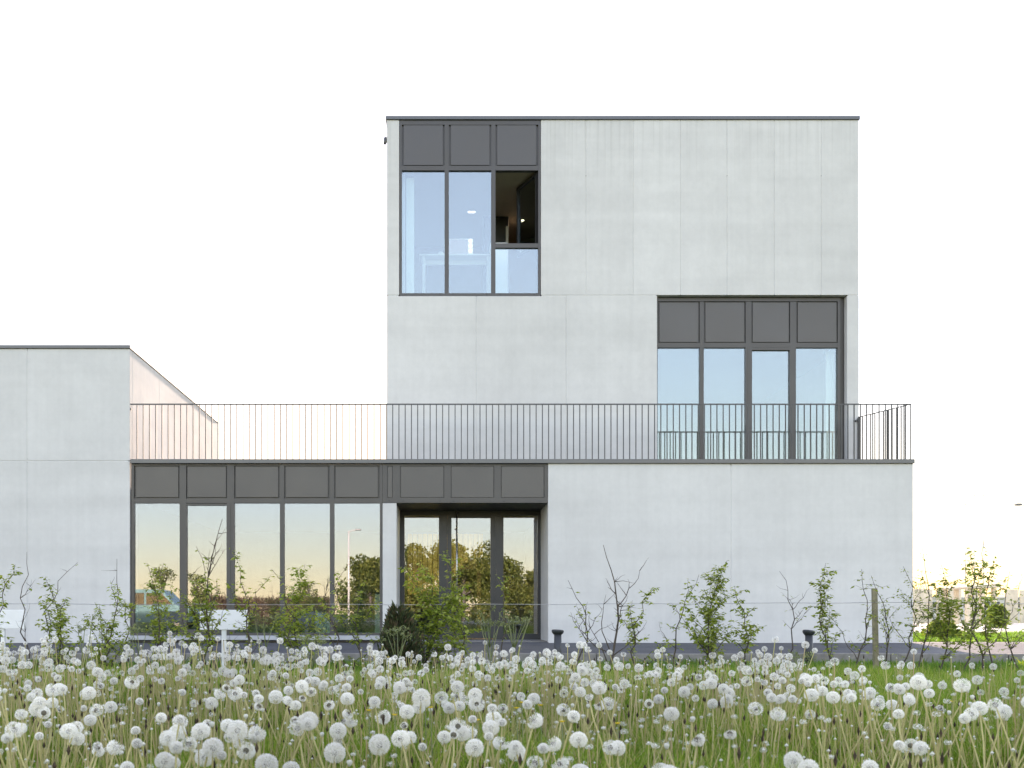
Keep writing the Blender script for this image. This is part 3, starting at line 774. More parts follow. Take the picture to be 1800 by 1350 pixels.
SAP = [
 # base px,py, tip px,py, Y, label, options
 (8, 1160, 26, 992, 13.8, 'leafy sapling in front of the white sign board by the concrete wall', dict(leafy=.85, forks=6)),
 (58, 1160, 52, 970, 14.1, 'thin bare sapling whip rising straight before the bare concrete wall', dict(leafy=.12, forks=2)),
 (96, 1160, 79, 1014, 13.7, 'short leafy sapling between bare whips before the concrete wall', dict(leafy=1, forks=7, spread=.45)),
 (104, 1160, 131, 988, 14.3, 'sparse sapling whip leaning over before the concrete wall', dict(leafy=.15, forks=2, curve=.16)),
 (155, 1160, 204, 982, 13.9, 'sapling leaning toward the long window, leaves only near its foot', dict(leafy=.75, forks=6, bare_top=.2)),
 (205, 1160, 216, 1052, 14.1, 'low leafy sapling at the corner of wall and long window', dict(leafy=.8, forks=6, spread=.5)),
 (128, 1160, 112, 1058, 13.5, 'low bushy sapling between the leaning whips before the concrete wall', dict(leafy=1, forks=7, spread=.6)),
 (180, 1160, 172, 1062, 13.5, 'low sapling with wide leafy branches near the long window', dict(leafy=1, forks=8, spread=.7)),
 (325, 1165, 338, 1040, 13.5, 'low leafy sapling between sign board and first mullion', dict(leafy=1, forks=7, spread=.55)),
 (262, 1160, 258, 990, 13.6, 'upright leafy sapling in front of the first pane of the long window', dict(leafy=.8, forks=5)),
 (300, 1160, 288, 990, 14.6, 'bushy sapling in front of the first mullion of the long window', dict(leafy=1, forks=7, leaf=.062)),
 (352, 1160, 347, 960, 14.2, 'tall thin sapling left of the blank sign board', dict(leafy=.5, forks=4)),
 (384, 1165, 391, 912, 13.4, 'tallest sapling with bare fanned twigs at its top, before the sign board', dict(leafy=.9, forks=9, bare_top=.38, spread=.28, rad=.017)),
 (424, 1165, 407, 962, 13.8, 'slender leafy sapling in front of the garden door mullion', dict(leafy=.7, forks=4)),
 (440, 1165, 470, 1012, 13.6, 'leaning sapling with few leaves beside the sign board', dict(leafy=.45, forks=4)),
 (500, 1165, 484, 1000, 14.0, 'open branched sapling in front of the middle mullion of the long window', dict(leafy=.6, forks=6, spread=.6)),
 (537, 1165, 537, 992, 14.5, 'dense upright sapling in front of the fourth pane of the long window', dict(leafy=1, forks=12, dense=1.5, spread=.42, leaf=.068)),
 (612, 1165, 602, 998, 13.9, 'thin sapling with a leaning branch before the fifth pane of the long window', dict(leafy=.4, forks=4, spread=.8)),
 (648, 1165, 640, 1020, 14.4, 'leafy sapling beside the concrete pillar of the entrance', dict(leafy=.8, forks=6, spread=.5)),
 (756, 1160, 740, 985, 13.7, 'bushy light green sapling next to the dark conifer shrub', dict(leafy=1, forks=15, dense=1.5, spread=.5, leaf=.068)),
 (776, 1160, 781, 968, 14.2, 'tall narrow leafy sapling in front of the entrance door post', dict(leafy=.9, forks=4, spread=.18)),
 (803, 1165, 800, 1040, 13.9, 'leafy sapling in front of the entrance door handle', dict(leafy=1, forks=9, dense=1.5, spread=.55)),
 (868, 1150, 872, 1000, 14.3, 'very thin sapling whip in front of the right entrance post', dict(leafy=.5, forks=1)),
 (1000, 1170, 996, 1020, 14.3, 'twiggy sapling curving up beside the entrance bollard light', dict(leafy=.22, forks=6, curve=.2, rad=.014)),
 (1064, 1185, 1060, 958, 13.2, 'tall bare forked sapling against the plain concrete wall', dict(leafy=.05, forks=8, spread=.42, rad=.019)),
 (1117, 1170, 1147, 1032, 13.9, 'leafy branching sapling right of the bare forked one', dict(leafy=.85, forks=7, spread=.5)),
 (1186, 1170, 1230, 1010, 14.1, 'leaning sapling with scattered leaves left of the densest one on the plain wall', dict(leafy=.5, forks=4)),
 (1224, 1170, 1242, 1036, 13.7, 'leafy sapling close against the densest one on the plain wall', dict(leafy=1, forks=7, dense=1.3)),
 (1254, 1175, 1278, 985, 13.5, 'densest leafy sapling in front of the joint of the plain concrete wall', dict(leafy=1, forks=13, dense=1.15, spread=.36, leaf=.068)),
 (1304, 1170, 1288, 1030, 14.0, 'leafy sapling with one branch reaching right on the plain wall', dict(leafy=1, forks=7, dense=1.2, spread=.55)),
 (1376, 1170, 1373, 1004, 14.2, 'thin nearly bare sapling left of the slanted bollard light', dict(leafy=.14, forks=4, spread=.45)),
 (1478, 1170, 1450, 990, 13.8, 'leafy sapling right beside the slanted bollard light', dict(leafy=.95, forks=7, spread=.2)),
 (1494, 1175, 1512, 1000, 13.6, 'sparse dark stemmed sapling left of the wooden stake', dict(leafy=.4, forks=5)),
 (1552, 1165, 1530, 1012, 14.3, 'fine twigged sapling just behind the wooden stake', dict(leafy=.55, forks=5, leaf=.045)),
 (1577, 1165, 1592, 996, 14.1, 'thin sapling with small leaves at the right end of the concrete wall', dict(leafy=.9, forks=6, leaf=.042, dense=1.4)),
 (1608, 1175, 1620, 962, 13.9, 'thin sapling at the building corner with leaves at its tip', dict(leafy=.45, forks=5)),
 (1650, 1170, 1656, 992, 13.7, 'bushy low sapling with a slim tip beyond the building corner', dict(leafy=.9, forks=12, dense=1.2, spread=.5)),
 (1690, 1165, 1696, 986, 14.0, 'slim leafy sapling between bushier ones beyond the building corner', dict(leafy=.7, forks=4, spread=.25)),
 (1738, 1200, 1735, 950, 12.6, 'tall forked sapling standing forward of the row beyond the building corner', dict(leafy=.8, forks=7, spread=.4, rad=.016)),
 (1752, 1165, 1750, 976, 14.2, 'leafy sapling close behind the tall forked one', dict(leafy=.8, forks=6)),
 (1796, 1165, 1775, 1004, 14.1, 'leaning twiggy sapling at the far right of the fence row', dict(leafy=.4, forks=6, spread=.6)),
]
for i, (a, b_, c, d_, Y, lab, kw) in enumerate(SAP):
    sapling(a, b_, c, d_, Y, 100 + i, lab, **kw)

def bush(px0, px1, top, Y, seed, label, mat, n, name='shrub', lf=.05, narrow=True, zbase=None):
    rs = np.random.RandomState(seed); g = ground_z(Y) if zbase is None else zbase
    cx = X((px0 + px1) / 2, Y); rx = (X(px1, Y) - X(px0, Y)) / 2; H = Z(top, Y) - g
    root = empty(name, (cx, Y, g), label, 'shrub')
    m = MB()
    for k in range(9):
        a = rs.uniform(0, 6.28); r = rs.uniform(.2, .75)
        m.tube([(cx, Y, g - .05), (cx + math.cos(a) * rx * r * .5, Y + math.sin(a) * rx * r * .5, g + H * .45), (cx + math.cos(a) * rx * r, Y + math.sin(a) * rx * r, g + H * rs.uniform(.7, .9))], [.016, .01, .004], 5)
    m.build('stem', 'bark', root)
    a = rs.uniform(0, 6.28, n); h = rs.uniform(0, 1, n) ** .8; rr = np.sqrt(rs.uniform(.15, 1, n))
    lob = 1 + .22 * np.sin(3 * a + 1.3) + .15 * np.sin(5 * a + h * 6) + .12 * rs.normal(size=n) * .5
    prof = np.sqrt(np.clip(1 - ((h - .38) / .66) ** 2, 0, 1)) * lob
    top_h = H * (1 - (.32 if narrow else .14) * np.abs(np.sin(a * 2.3 + 1)) * rs.uniform(.3, 1, n))
    P = np.stack([np.cos(a) * rr * rx * prof, np.sin(a) * rr * rx * prof, h * top_h], 1)
    up = np.stack([np.cos(a) * .5, np.sin(a) * .5, np.full(n, 1.1 if narrow else -.1)], 1) + rs.normal(size=(n, 3)) * .35
    V, T = leaf_arrays(P, rand_unit(rs, n), up, lf * rs.uniform(.6, 1.2, n), rs, .26 if narrow else .6)
    o = link('foliage', fast_mesh('foliage', V, T, mat), root); o['kind'] = 'stuff'
bush(668, 734, 1064, 13.3, 5, 'dark dense conifer-like shrub standing beside the concrete pillar of the entrance', 'dark_needle', 3000, lf=.095)
bush(722, 772, 1092, 13.9, 6, 'low dark green leafy shrub at the foot of the bushy sapling', 'bush_leaf', 600, narrow=False)
bush(1632, 1680, 1092, 24, 8, 'round green shrub on the sunlit grass beyond the building corner', 'bush_leaf', 1500, narrow=False, lf=.1, zbase=-.02)
bush(1738, 1768, 1062, 40, 9, 'grey green shrub before the beige board screen in the background', 'bush_leaf', 1400, narrow=False, lf=.14, zbase=.0)

# umbel plants standing up out of the meadow
def umbel(px, top, Y, seed, label, heads=7, w=.16):
    rs = np.random.RandomState(seed); g = ground_z(Y); x = X(px, Y); H = Z(top, Y) - g
    root = empty('umbel_plant', (x, Y, g), label, 'wild plant', 'umbel plants in the meadow')
    m = MB(); fl = MB(); P, U_, N_ = [], [], []
    top0 = Vector((x + rs.uniform(-.03, .03), Y, g + H * .55))
    m.tube([(x, Y, g - .04), (x + .01, Y, g + H * .3), top0], [.007, .006, .005], 5)
    for k in range(heads):
        a = 6.28 * k / heads + rs.uniform(-.3, .3); r = w * rs.uniform(.25, 1)
        st_ = top0 if k % 2 else Vector((x, Y, g + H * rs.uniform(.3, .5)))
        hd = Vector((x + math.cos(a) * r, Y + math.sin(a) * r, g + H * rs.uniform(.80, 1.0)))
        m.tube([st_, st_.lerp(hd, .5) + Vector((0, 0, .01)), hd], [.0035, .003, .002], 4)
        for j in range(9):
            a2 = rs.uniform(0, 6.28); e = hd + Vector((math.cos(a2) * .035, math.sin(a2) * .035, rs.uniform(.012, .04)))
            m.tube([hd, e], [.0014, .001], 3, False)
            for q in range(5):
                P.append(e + Vector(rs.normal(size=3) * .006)); U_.append(rs.normal(size=3)); N_.append((0, 0, 1))
    for k in range(16):
        p = Vector((x, Y, g)).lerp(top0, rs.uniform(.2, 1)); a = rs.uniform(0, 6.28)
        for q in range(4):
            P.append(p + Vector((math.cos(a), math.sin(a), .3)) * .03 * q); U_.append((math.cos(a + q), math.sin(a + q), .2)); N_.append((0, 0, 1))
    m.build('stem', 'umbel_green', root)
    V, T = leaf_arrays(P, N_, U_, rs.uniform(.010, .02, len(P)), rs)
    o = link('flower_heads', fast_mesh('flower_heads', V - np.array(root.location), T, 'umbel_green'), root); o['kind'] = 'stuff'
umbel(862, 1074, 8.5, 1, 'umbel plant with pale green flower heads, left one of two before the entrance door', 9)
umbel(905, 1077, 8.3, 2, 'umbel plant with pale green flower heads, right one of two before the entrance door', 9)
umbel(548, 1108, 8.0, 3, 'low umbel plant with pale heads in front of the dense sapling', 7, .14)
umbel(462, 1080, 8.2, 4, 'slim umbel plant rising beside the blank sign board', 4, .10)
umbel(700, 1108, 7.8, 5, 'umbel plant with whitish heads in front of the dark conifer shrub', 7, .15)
umbel(240, 1085, 7.2, 6, 'tall umbel plant in front of the first long window pane', 4, .08)
umbel(150, 1090, 6.4, 7, 'tall umbel plant in the meadow before the bare concrete wall', 3, .07)
umbel(1408, 1150, 7.6, 8, 'umbel plant with whitish heads in the meadow below the slanted bollard light', 6, .10)

# ------------------------------------------------------------------ meadow: grass, dry stalks
rs = np.random.RandomState(42)
def blades(n, y0, y1, h, wd, seed, mat, name, margin=2.4, lean=.6, px=None, dens=None):
    rs = np.random.RandomState(seed)
    y = np.sqrt(rs.uniform(y0 * y0, y1 * y1, n))
    x0 = -780 * y / 1800 - margin; x1 = 1020 * y / 1800 + margin
    x = x0 + (x1 - x0) * rs.rand(n)
    if dens is not None:
        k = rs.rand(n) < dens(x, y); x, y = x[k], y[k]; n = len(x)
    g = np.interp(y, [p[0] for p in PROF], [p[1] for p in PROF])
    tuft = .75 + .35 * np.sin(x * 2.3 + 1.7 * np.sin(y * 1.9)) * np.sin(y * 2.1 + 1.3 * np.sin(x * 1.7))
    H = h * tuft * rs.uniform(.45, 1.25, n); a = rs.uniform(0, 6.28, n); ln = H * lean * rs.uniform(.1, 1.4, n)
    d = np.stack([np.cos(a), np.sin(a), np.zeros(n)], 1); b = rs.uniform(0, 6.28, n)
    s = np.stack([np.cos(b), np.sin(b), np.zeros(n)], 1) * (wd * rs.uniform(.6, 1.3, n))[:, None] * .5
    p = np.stack([x, y, g - .01], 1); up = np.array([0, 0, 1.0])
    m1 = p + up * (H * .55)[:, None] + d * (ln * .35)[:, None]; t = p + up * (H)[:, None] + d * ln[:, None]
    V = np.stack([p - s, p + s, m1 - s * .8, m1 + s * .8, t], 1).reshape(-1, 3); k = np.arange(n)[:, None] * 5
    T = np.concatenate([k + [0, 1, 3], k + [0, 3, 2], k + [2, 3, 4]], 0)
    o = link(name, fast_mesh(name, V, T, mat)); return o
def fade_right(x, y):
    px = 780 + 1800 * x / y
    return np.where((y > 7.0) | ((px > 1380) & (y > 5)), .12, 1.0)
tag(blades(150000, 1.9, 7.5, .25, .0065, 1, 'grass', 'meadow_grass'), 'long green meadow grass between the dandelions', 'grass', kind='stuff')
tag(blades(64000, 7.3, 11.5, .19, .009, 2, 'grass', 'meadow_grass'), 'green meadow grass in the farther part of the dandelion field', 'grass', kind='stuff')
tag(blades(84000, 10.0, 17.3, .12, .012, 3, 'verge_grass', 'verge_grass', 4.0), 'short fresh green grass of the verge below the kerb', 'grass', kind='stuff')
tag(blades(90000, 20.9, 29.0, .13, .02, 8, 'verge_grass', 'sunlit_grass', 3.0, dens=lambda x, y: np.where(x > 9.6, 1.0, 0.0)), 'sunlit grass beyond the building corner', 'grass', kind='stuff')
tag(blades(4200, 8.5, 17.2, .17, .035, 7, 'bush_leaf', 'verge_weeds', lean=.9, dens=lambda x, y: .25 + .75 * (np.sin(x * 1.3) * np.sin(y * 1.1 + x) > .1)), 'broad leaved weeds in the verge grass', 'weeds', kind='stuff')
tag(blades(11500, 2.0, 8.5, .34, .0042, 4, 'dry_grass', 'dry_stalks', lean=.22, dens=fade_right), 'pale dry stalks standing in the meadow', 'grass', kind='stuff')
tag(blades(4200, 2.0, 8.0, .20, .0036, 6, 'dry_grass', 'broken_stalks', lean=1.5), 'bent and broken tan stalks in the meadow', 'grass', kind='stuff')
tag(blades(8000, 2.0, 9.0, .17, .022, 5, 'verge_grass', 'broad_leaves', lean=.8), 'broad green dandelion leaves low in the meadow', 'leaves', kind='stuff')

# ------------------------------------------------------------------ dandelions
def fib(n, rs, jit=.06):
    i = np.arange(n) + .5; ph = np.arccos(1 - 2 * i / n); th = np.pi * (1 + 5 ** .5) * i
    v = np.stack([np.cos(th) * np.sin(ph), np.sin(th) * np.sin(ph), np.cos(ph)], 1) + rs.normal(size=(n, 3)) * jit
    return v / np.linalg.norm(v, axis=1, keepdims=True)
def head_tris(rs, n, rays, rad, w, keep=None, beak=True):
    """parachutes of a dandelion clock: a beak and a star of fine hairs each"""
    D = fib(n, rs)
    D = D[D[:, 2] > -.86]
    if keep is not None: D = D[keep(D)]
    n = len(D)
    a = np.cross(D, rand_unit(rs, n)); a /= np.linalg.norm(a, axis=1, keepdims=True); b = np.cross(D, a)
    Vs = []
    hub = D * (rad * .76 * rs.uniform(.93, 1.05, n))[:, None]
    for k in range(rays):
        t = 6.283 * k / rays + rs.uniform(0, .5, n)
        dr = (a * np.cos(t)[:, None] + b * np.sin(t)[:, None]); sd = np.cross(dr, D)
        L = rad * .36 * rs.uniform(.8, 1.15, n)[:, None]
        tip = hub + dr * L * .85 + D * L * .62
        Vs.append(np.stack([hub - sd * w * .35, tip - sd * w * .65, tip + sd * w * .65], 1))
    if beak: Vs.append(np.stack([D * rad * .2 + a * w * .3, D * rad * .2 - a * w * .3, hub], 1))
    V = np.concatenate(Vs, 0).reshape(-1, 3); return V
hr = np.random.RandomState(77)
def gap(ax, cut, noise=.0):
    ax = np.array(ax, float); ax /= np.linalg.norm(ax)
    return lambda D: (D @ ax + hr.normal(size=len(D)) * noise) < cut
HEADS = []
for kind, keep in (('full', None), ('full', None), ('full', None), ('full', gap((1, .3, -.4), .93, .05)), ('half', gap((.4, -.5, .8), .25, .18)), ('half', gap((-.8, -.2, .5), .15, .2)), ('ragged', lambda D: hr.rand(len(D)) < .42)):
    V = head_tris(hr, 165, 8, .0225, .00098, keep)
    HEADS.append((kind, fast_mesh('seed_head', V, np.arange(len(V)), 'pappus')))
core = MB().lathe([(.002, -.009), (.0074, -.005), (.0088, 0), (.0072, .005), (.002, .008)], 8).mesh('seed_core', 'seed_core')
bract = MB().lathe([(.002, -.012), (.0055, -.007), (.0075, -.002), (.006, .003), (.0015, .0045)], 8).mesh('receptacle', 'receptacle')
STEMS = []
for k in range(7):
    r_ = random.Random(k); bx, by = r_.uniform(-.15, .15), r_.uniform(-.12, .12)
    pts = [(bx * math.sin(math.pi * .5 * (u / 7)) * .9 + r_.uniform(-.004, .004), by * (u / 7) ** 1.4, u / 7) for u in range(8)]
    STEMS.append((MB().tube(pts, [.0030, .003, .0029, .0028, .0027, .0026, .0024, .0022], 5).mesh('stalk', 'stalk'), pts[-1]))
# where they grow: loose drifts, thinning out to the right at the back
dr_ = np.random.RandomState(9)
cand = []
cl = []
for _ in range(560):
    y = math.sqrt(dr_.uniform(2.3 ** 2, 6.9 ** 2)); x = dr_.uniform(-780 * y / 1800 - 1.3, 1020 * y / 1800 + 1.3); cl.append((x, y))
for (x, y) in cl:
    for _ in range(int(dr_.gamma(1.5, 2.0)) + 1):
        cand.append((x + dr_.normal() * .13, y + dr_.normal() * .16))
for _ in range(450):
    y = math.sqrt(dr_.uniform(2.3 ** 2, 8.0 ** 2)); cand.append((dr_.uniform(-780 * y / 1800 - 1.3, 1020 * y / 1800 + 1.3), y))
PLANTS = []
for x, y in cand:
    if y < 2.3: continue
    px = 780 + 1800 * x / y
    if px > 1400 and y > 4.9 and dr_.rand() > .12: continue
    if px > 700 and y > 6.4 and dr_.rand() > .15: continue
    if y > 7.0 and dr_.rand() > .4: continue
    if np.sin(x * 2.9 + 1.1) * np.sin(y * 2.2 + .8 * x) < -.28 and dr_.rand() > .25: continue
    zt = .20 + .022 * max(min(y, 7) - 2.2, 0) + (.03 if px < 620 and y > 4.5 else 0) + dr_.normal() * .042
    h = max(.16, zt - ground_z(y)); q = dr_.rand()
    kind = 'full' if q < .54 else ('half' if q < .70 else ('ragged' if q < .84 else 'bare'))
    PLANTS.append((y, x, h, kind, px))
PLANTS.sort()
LBL = {'full': 'dandelion with full round white seed head on a pale stalk in the meadow',
       'half': 'dandelion with half blown away white seed head on a pale stalk in the meadow',
       'ragged': 'dandelion with thin ragged white seed head on a pale stalk in the meadow',
       'bare': 'dandelion stalk with bare pale button, all seeds blown away'}
count = 0; rest = []
for (y, x, h, kind, px) in PLANTS:
    vis = -25 < px < 1825 and (1080 + 1800 * (ZC - ground_z(y) - h) / y) < 1375
    if not vis or count >= 298:
        rest.append((y, x, h, kind)); continue
    count += 1
    k = dr_.randint(len(STEMS)); sm, tip = STEMS[k]; rz = dr_.uniform(0, 6.28); sc = dr_.choice([.58, .7, .82, .95, 1.08, 1.18]) * dr_.uniform(.92, 1.08)
    root = empty('dandelion', (x, y, ground_z(y)), LBL[kind], 'dandelion', {'full': 'full dandelion clocks', 'half': 'half blown dandelions', 'ragged': 'ragged dandelions', 'bare': 'bare dandelion stalks'}[kind])
    root.rotation_euler = (0, 0, rz)
    o = link('stalk', sm, root); o.scale = (1.15, 1.15, h)
    o.scale = (1.15, 1.15, h)
    tp_ = (tip[0] * 1.15, tip[1] * 1.15, h)
    if kind == 'bare':
        link('receptacle', bract, root, tp_).scale = (1, 1, 1)
    else:
        c = link('seed_core', core, root, tp_)
        opts = [i for i, (kk, _) in enumerate(HEADS) if kk == kind]
        hd = link('seed_head', HEADS[opts[dr_.randint(len(opts))]][1], root, tp_)
        hd.rotation_euler = (dr_.uniform(-.35, .35), dr_.uniform(-.35, .35), dr_.uniform(0, 6.28)); hd.scale = (sc, sc, sc * dr_.uniform(.9, 1.02))
# the rest of the drift, as one object each for stalks, clocks and buttons
SV, HV, BV, CV = [], [], [], []
lib = [head_tris(hr, 70, 6, .0225, .0016, None, False), head_tris(hr, 70, 6, .0225, .0016, gap((.5, -.3, .7), .3, .2), False), head_tris(hr, 34, 6, .022, .0014, None, False)]
def tube_tris(p0, p1, r):
    d = p1 - p0; a = np.cross(d, [0, 1, .3]); a /= np.linalg.norm(a); b = np.cross(d, a); b /= np.linalg.norm(b); o = []
    c = [a * r, (-.5 * a + .866 * b) * r, (-.5 * a - .866 * b) * r]
    for i in range(3):
        j = (i + 1) % 3
        o += [p0 + c[i], p0 + c[j], p1 + c[j] * .8, p0 + c[i], p1 + c[j] * .8, p1 + c[i] * .8]
    return o
def blob(p, r):
    v = np.array([(1, 0, 0), (-1, 0, 0), (0, 1, 0), (0, -1, 0), (0, 0, 1), (0, 0, -1)], float) * r + p
    t = [(0, 2, 4), (2, 1, 4), (1, 3, 4), (3, 0, 4), (2, 0, 5), (1, 2, 5), (3, 1, 5), (0, 3, 5)]
    return [v[i] for f_ in t for i in f_]
for (y, x, h, kind) in rest:
    g = ground_z(y); p0 = np.array((x, y, g)); p1 = np.array((x + dr_.normal() * .06, y + dr_.normal() * .05, g + h))
    SV += tube_tris(p0, p1, .0034)
    if kind == 'bare': BV += blob(p1, .0085)
    else:
        L = lib[{'full': 0, 'half': 1, 'ragged': 2}[kind]]; a = dr_.uniform(0, 6.28); c, s = math.cos(a), math.sin(a)
        HV.append((L @ np.array([[c, s, 0], [-s, c, 0], [0, 0, 1]])) * dr_.uniform(.55, 1.0) + p1); CV += blob(p1, .006)
# small wisps and remnants of blown heads
for _ in range(1000):
    y = math.sqrt(dr_.uniform(5.0, 52)); x = dr_.uniform(-780 * y / 1800 - .4, 1020 * y / 1800 + .4); px = 780 + 1800 * x / y
    if px > 1380 and y > 5 and dr_.rand() > .2: continue
    g = ground_z(y); p1 = np.array((x, y, g + dr_.uniform(.10, .36))); SV += tube_tris(np.array((x + dr_.normal() * .03, y, g)), p1, .0024)
    L = lib[dr_.randint(1, 3)]; k = L.reshape(-1, 3, 3)[dr_.rand(len(L) // 3) < .6].reshape(-1, 3); a = dr_.uniform(0, 6.28); c, s = math.cos(a), math.sin(a)
    HV.append((k @ np.array([[c, s, 0], [-s, c, 0], [0, 0, 1]])) * (.55, .55, .4) * dr_.uniform(.6, 1.2) + p1); BV += blob(p1, .006)
# pale buttons and brown plantain spikes scattered among them
KV = []
for _ in range(2300):
    y = math.sqrt(dr_.uniform(4.2, 60)); x = dr_.uniform(-780 * y / 1800 - .4, 1020 * y / 1800 + .4); px = 780 + 1800 * x / y
    if px > 1380 and y > 5 and dr_.rand() > .2: continue
    g = ground_z(y); h = dr_.uniform(.16, .36); p0 = np.array((x, y, g)); p1 = p0 + (dr_.normal() * .02, dr_.normal() * .02, h)
    SV += tube_tris(p0, p1, .0022)
    if dr_.rand() < .55: BV += blob(p1, dr_.uniform(.004, .0075))
    else:
        b2 = np.array(blob(np.zeros(3), 1.0)) * (.0055, .0055, dr_.uniform(.012, .022)) + p1; KV += list(b2)
V = np.array(SV); tag(link('dandelion_stalks', fast_mesh('dandelion_stalks', V, np.arange(len(V)), 'stalk')), 'pale stalks of the farther dandelions', 'dandelion', kind='stuff')
V = np.concatenate(HV); tag(link('dandelion_clocks', fast_mesh('dandelion_clocks', V, np.arange(len(V)), 'pappus')), 'small white seed heads of the farther dandelions', 'dandelion', kind='stuff')
V = np.array(CV); tag(link('dandelion_cores', fast_mesh('dandelion_cores', V, np.arange(len(V)), 'seed_core')), 'brownish cores of the farther seed heads', 'dandelion', kind='stuff')
V = np.array(BV); tag(link('seed_buttons', fast_mesh('seed_buttons', V, np.arange(len(V)), 'receptacle')), 'tiny pale buttons on stalks all over the meadow', 'dandelion', kind='stuff')
V = np.array(KV); tag(link('plantain_spikes', fast_mesh('plantain_spikes', V, np.arange(len(V)), 'brown_spike')), 'dark brown plantain spikes among the grass', 'plantain', kind='stuff')
# a few yellow flowers
for i, (px, py, Y) in enumerate([(648, 1250, 3.6), (747, 1233, 3.8), (757, 1245, 3.6), (908, 1246, 3.6), (917, 1236, 3.8), (950, 1241, 3.7), (988, 1270, 3.3), (1086, 1273, 3.3), (838, 1267, 3.4), (682, 1156, 6.5), (1673, 1234, 4.2), (80, 1231, 4.0), (694, 1258, 3.5), (1240, 1205, 4.6)]):
    p = W(px, py, Y); g = ground_z(Y)
    r = empty('yellow_flower', (p.x, Y, g), 'small yellow meadow flower on a thin green stem', 'flower', 'yellow flowers in the meadow')
    MB().tube([(p.x, Y, g - .01), (p.x + .006, Y, (g + p.z) / 2), p], .0017, 4).build('stem', 'umbel_green', r)
    P, N_, U_ = [], [], []
    for k in range(9):
        a = 6.28 * k / 9; P.append(p); U_.append((math.cos(a), math.sin(a), .55)); N_.append((0, 0, 1))
    V, T = leaf_arrays(P, N_, U_, [.014] * 9, rs, .5)
    link('petals', fast_mesh('petals', V - np.array(r.location), T, 'petal_yellow'), r)

# ------------------------------------------------------------------ background to the right of the building
YB = 60
bd = empty('board_screen', (X(1700, YB), YB, .05), 'beige board screen standing on the grass far behind the saplings', 'fence')
seg = [(1606, 1629), (1629, 1639), (1647, 1662), (1667, 1690), (1697, 1706), (1710, 1720), (1722, 1732), (1768, 1790), (1794, 1812), (1816, 1840)]
for i, (a, b_) in enumerate(seg):
    MB().box(X(a, YB), X(b_, YB), YB, YB + .1, .04, Z(1035 + (i % 3) * 1.2, YB), .01).build('board', 'fence_board', bd)
sh = empty('garden_shelter', (X(1725, 50), 50, .03), 'open flat roofed shelter on posts in the sunlit background', 'shelter')
for a in (1703, 1726, 1747):
    MB().box(X(a, 50) - .09, X(a, 50) + .09, 49.9, 50.1, .02, Z(1034, 50)).build('post', 'fence_board', sh)
    MB().box(X(a, 50) - .09, X(a, 50) + .09, 52.4, 52.6, .02, Z(1034, 50)).build('post', 'fence_board', sh)
MB().prism([(X(1698, 50), Z(1033.5, 50)), (X(1752, 50), Z(1033.5, 50)), (X(1752, 50), Z(1026, 50)), (X(1698, 50), Z(1031, 50))], 49.6, 52.9).build('roof', 'fence_board', sh)
lb = empty('low_building', (X(1780, 95), 97, .05), 'long low pale building on the far horizon', 'building')
MB().box(X(1610, 95), X(1990, 95), 95, 103, .04, Z(1052, 95)).build('wall', 'pale_render', lb)
MB().box(X(1606, 95), X(1994, 95), 94.8, 103.2, Z(1052, 95) + .003, Z(1049, 95)).build('roof', 'pale_render', lb)
for k in range(9):
    a = 1640 + k * 18
    MB().box(X(a, 95), X(a + 9, 95), 94.95, 94.995, Z(1068, 95), Z(1058, 95)).build('window', 'dark_board', lb)
for a, q in ((1697, 888), (1713, 872), (1729, 872)):
    x = X(a, 80); o = empty('flag_pole', (x, 80, .05), 'thin pale flag pole standing far behind the saplings', 'flag pole', 'row of flag poles')
    MB().tube([(x, 80, .0), (x, 80, Z(q, 80))], [.05, .03], 8).build('pole', 'pole_white', o)
    MB().lathe([(.02, 0), (.06, .03), (.06, .08), (.01, .12)], 8, (x, 80, Z(q, 80))).build('finial', 'pole_white', o)

def lamp_post(x, y, h, label, arm):
    g = ground_z(y); o = empty('street_lamp', (x, y, g), label, 'street lamp')
    MB().tube([(x, y, g - .1), (x, y, g + h * .5), (x, y, g + h)], [.085, .07, .05], 10).build('pole', 'pole_white', o)
    MB().tube([(x, y, g + h - .12), (x + arm * .5, y, g + h + .02), (x + arm, y, g + h + .04)], .03, 6).build('arm', 'pole_white', o)
    MB().box(x + arm, x + arm * 1.9, y - .11, y + .11, g + h + .01, g + h + .10, .02).build('lamp_head', 'coping_metal', o)
lamp_post(X(1806, 45), 45, Z(889, 45) - .03, 'street lamp with a short arm at the edge of the sunlit background', -.28)

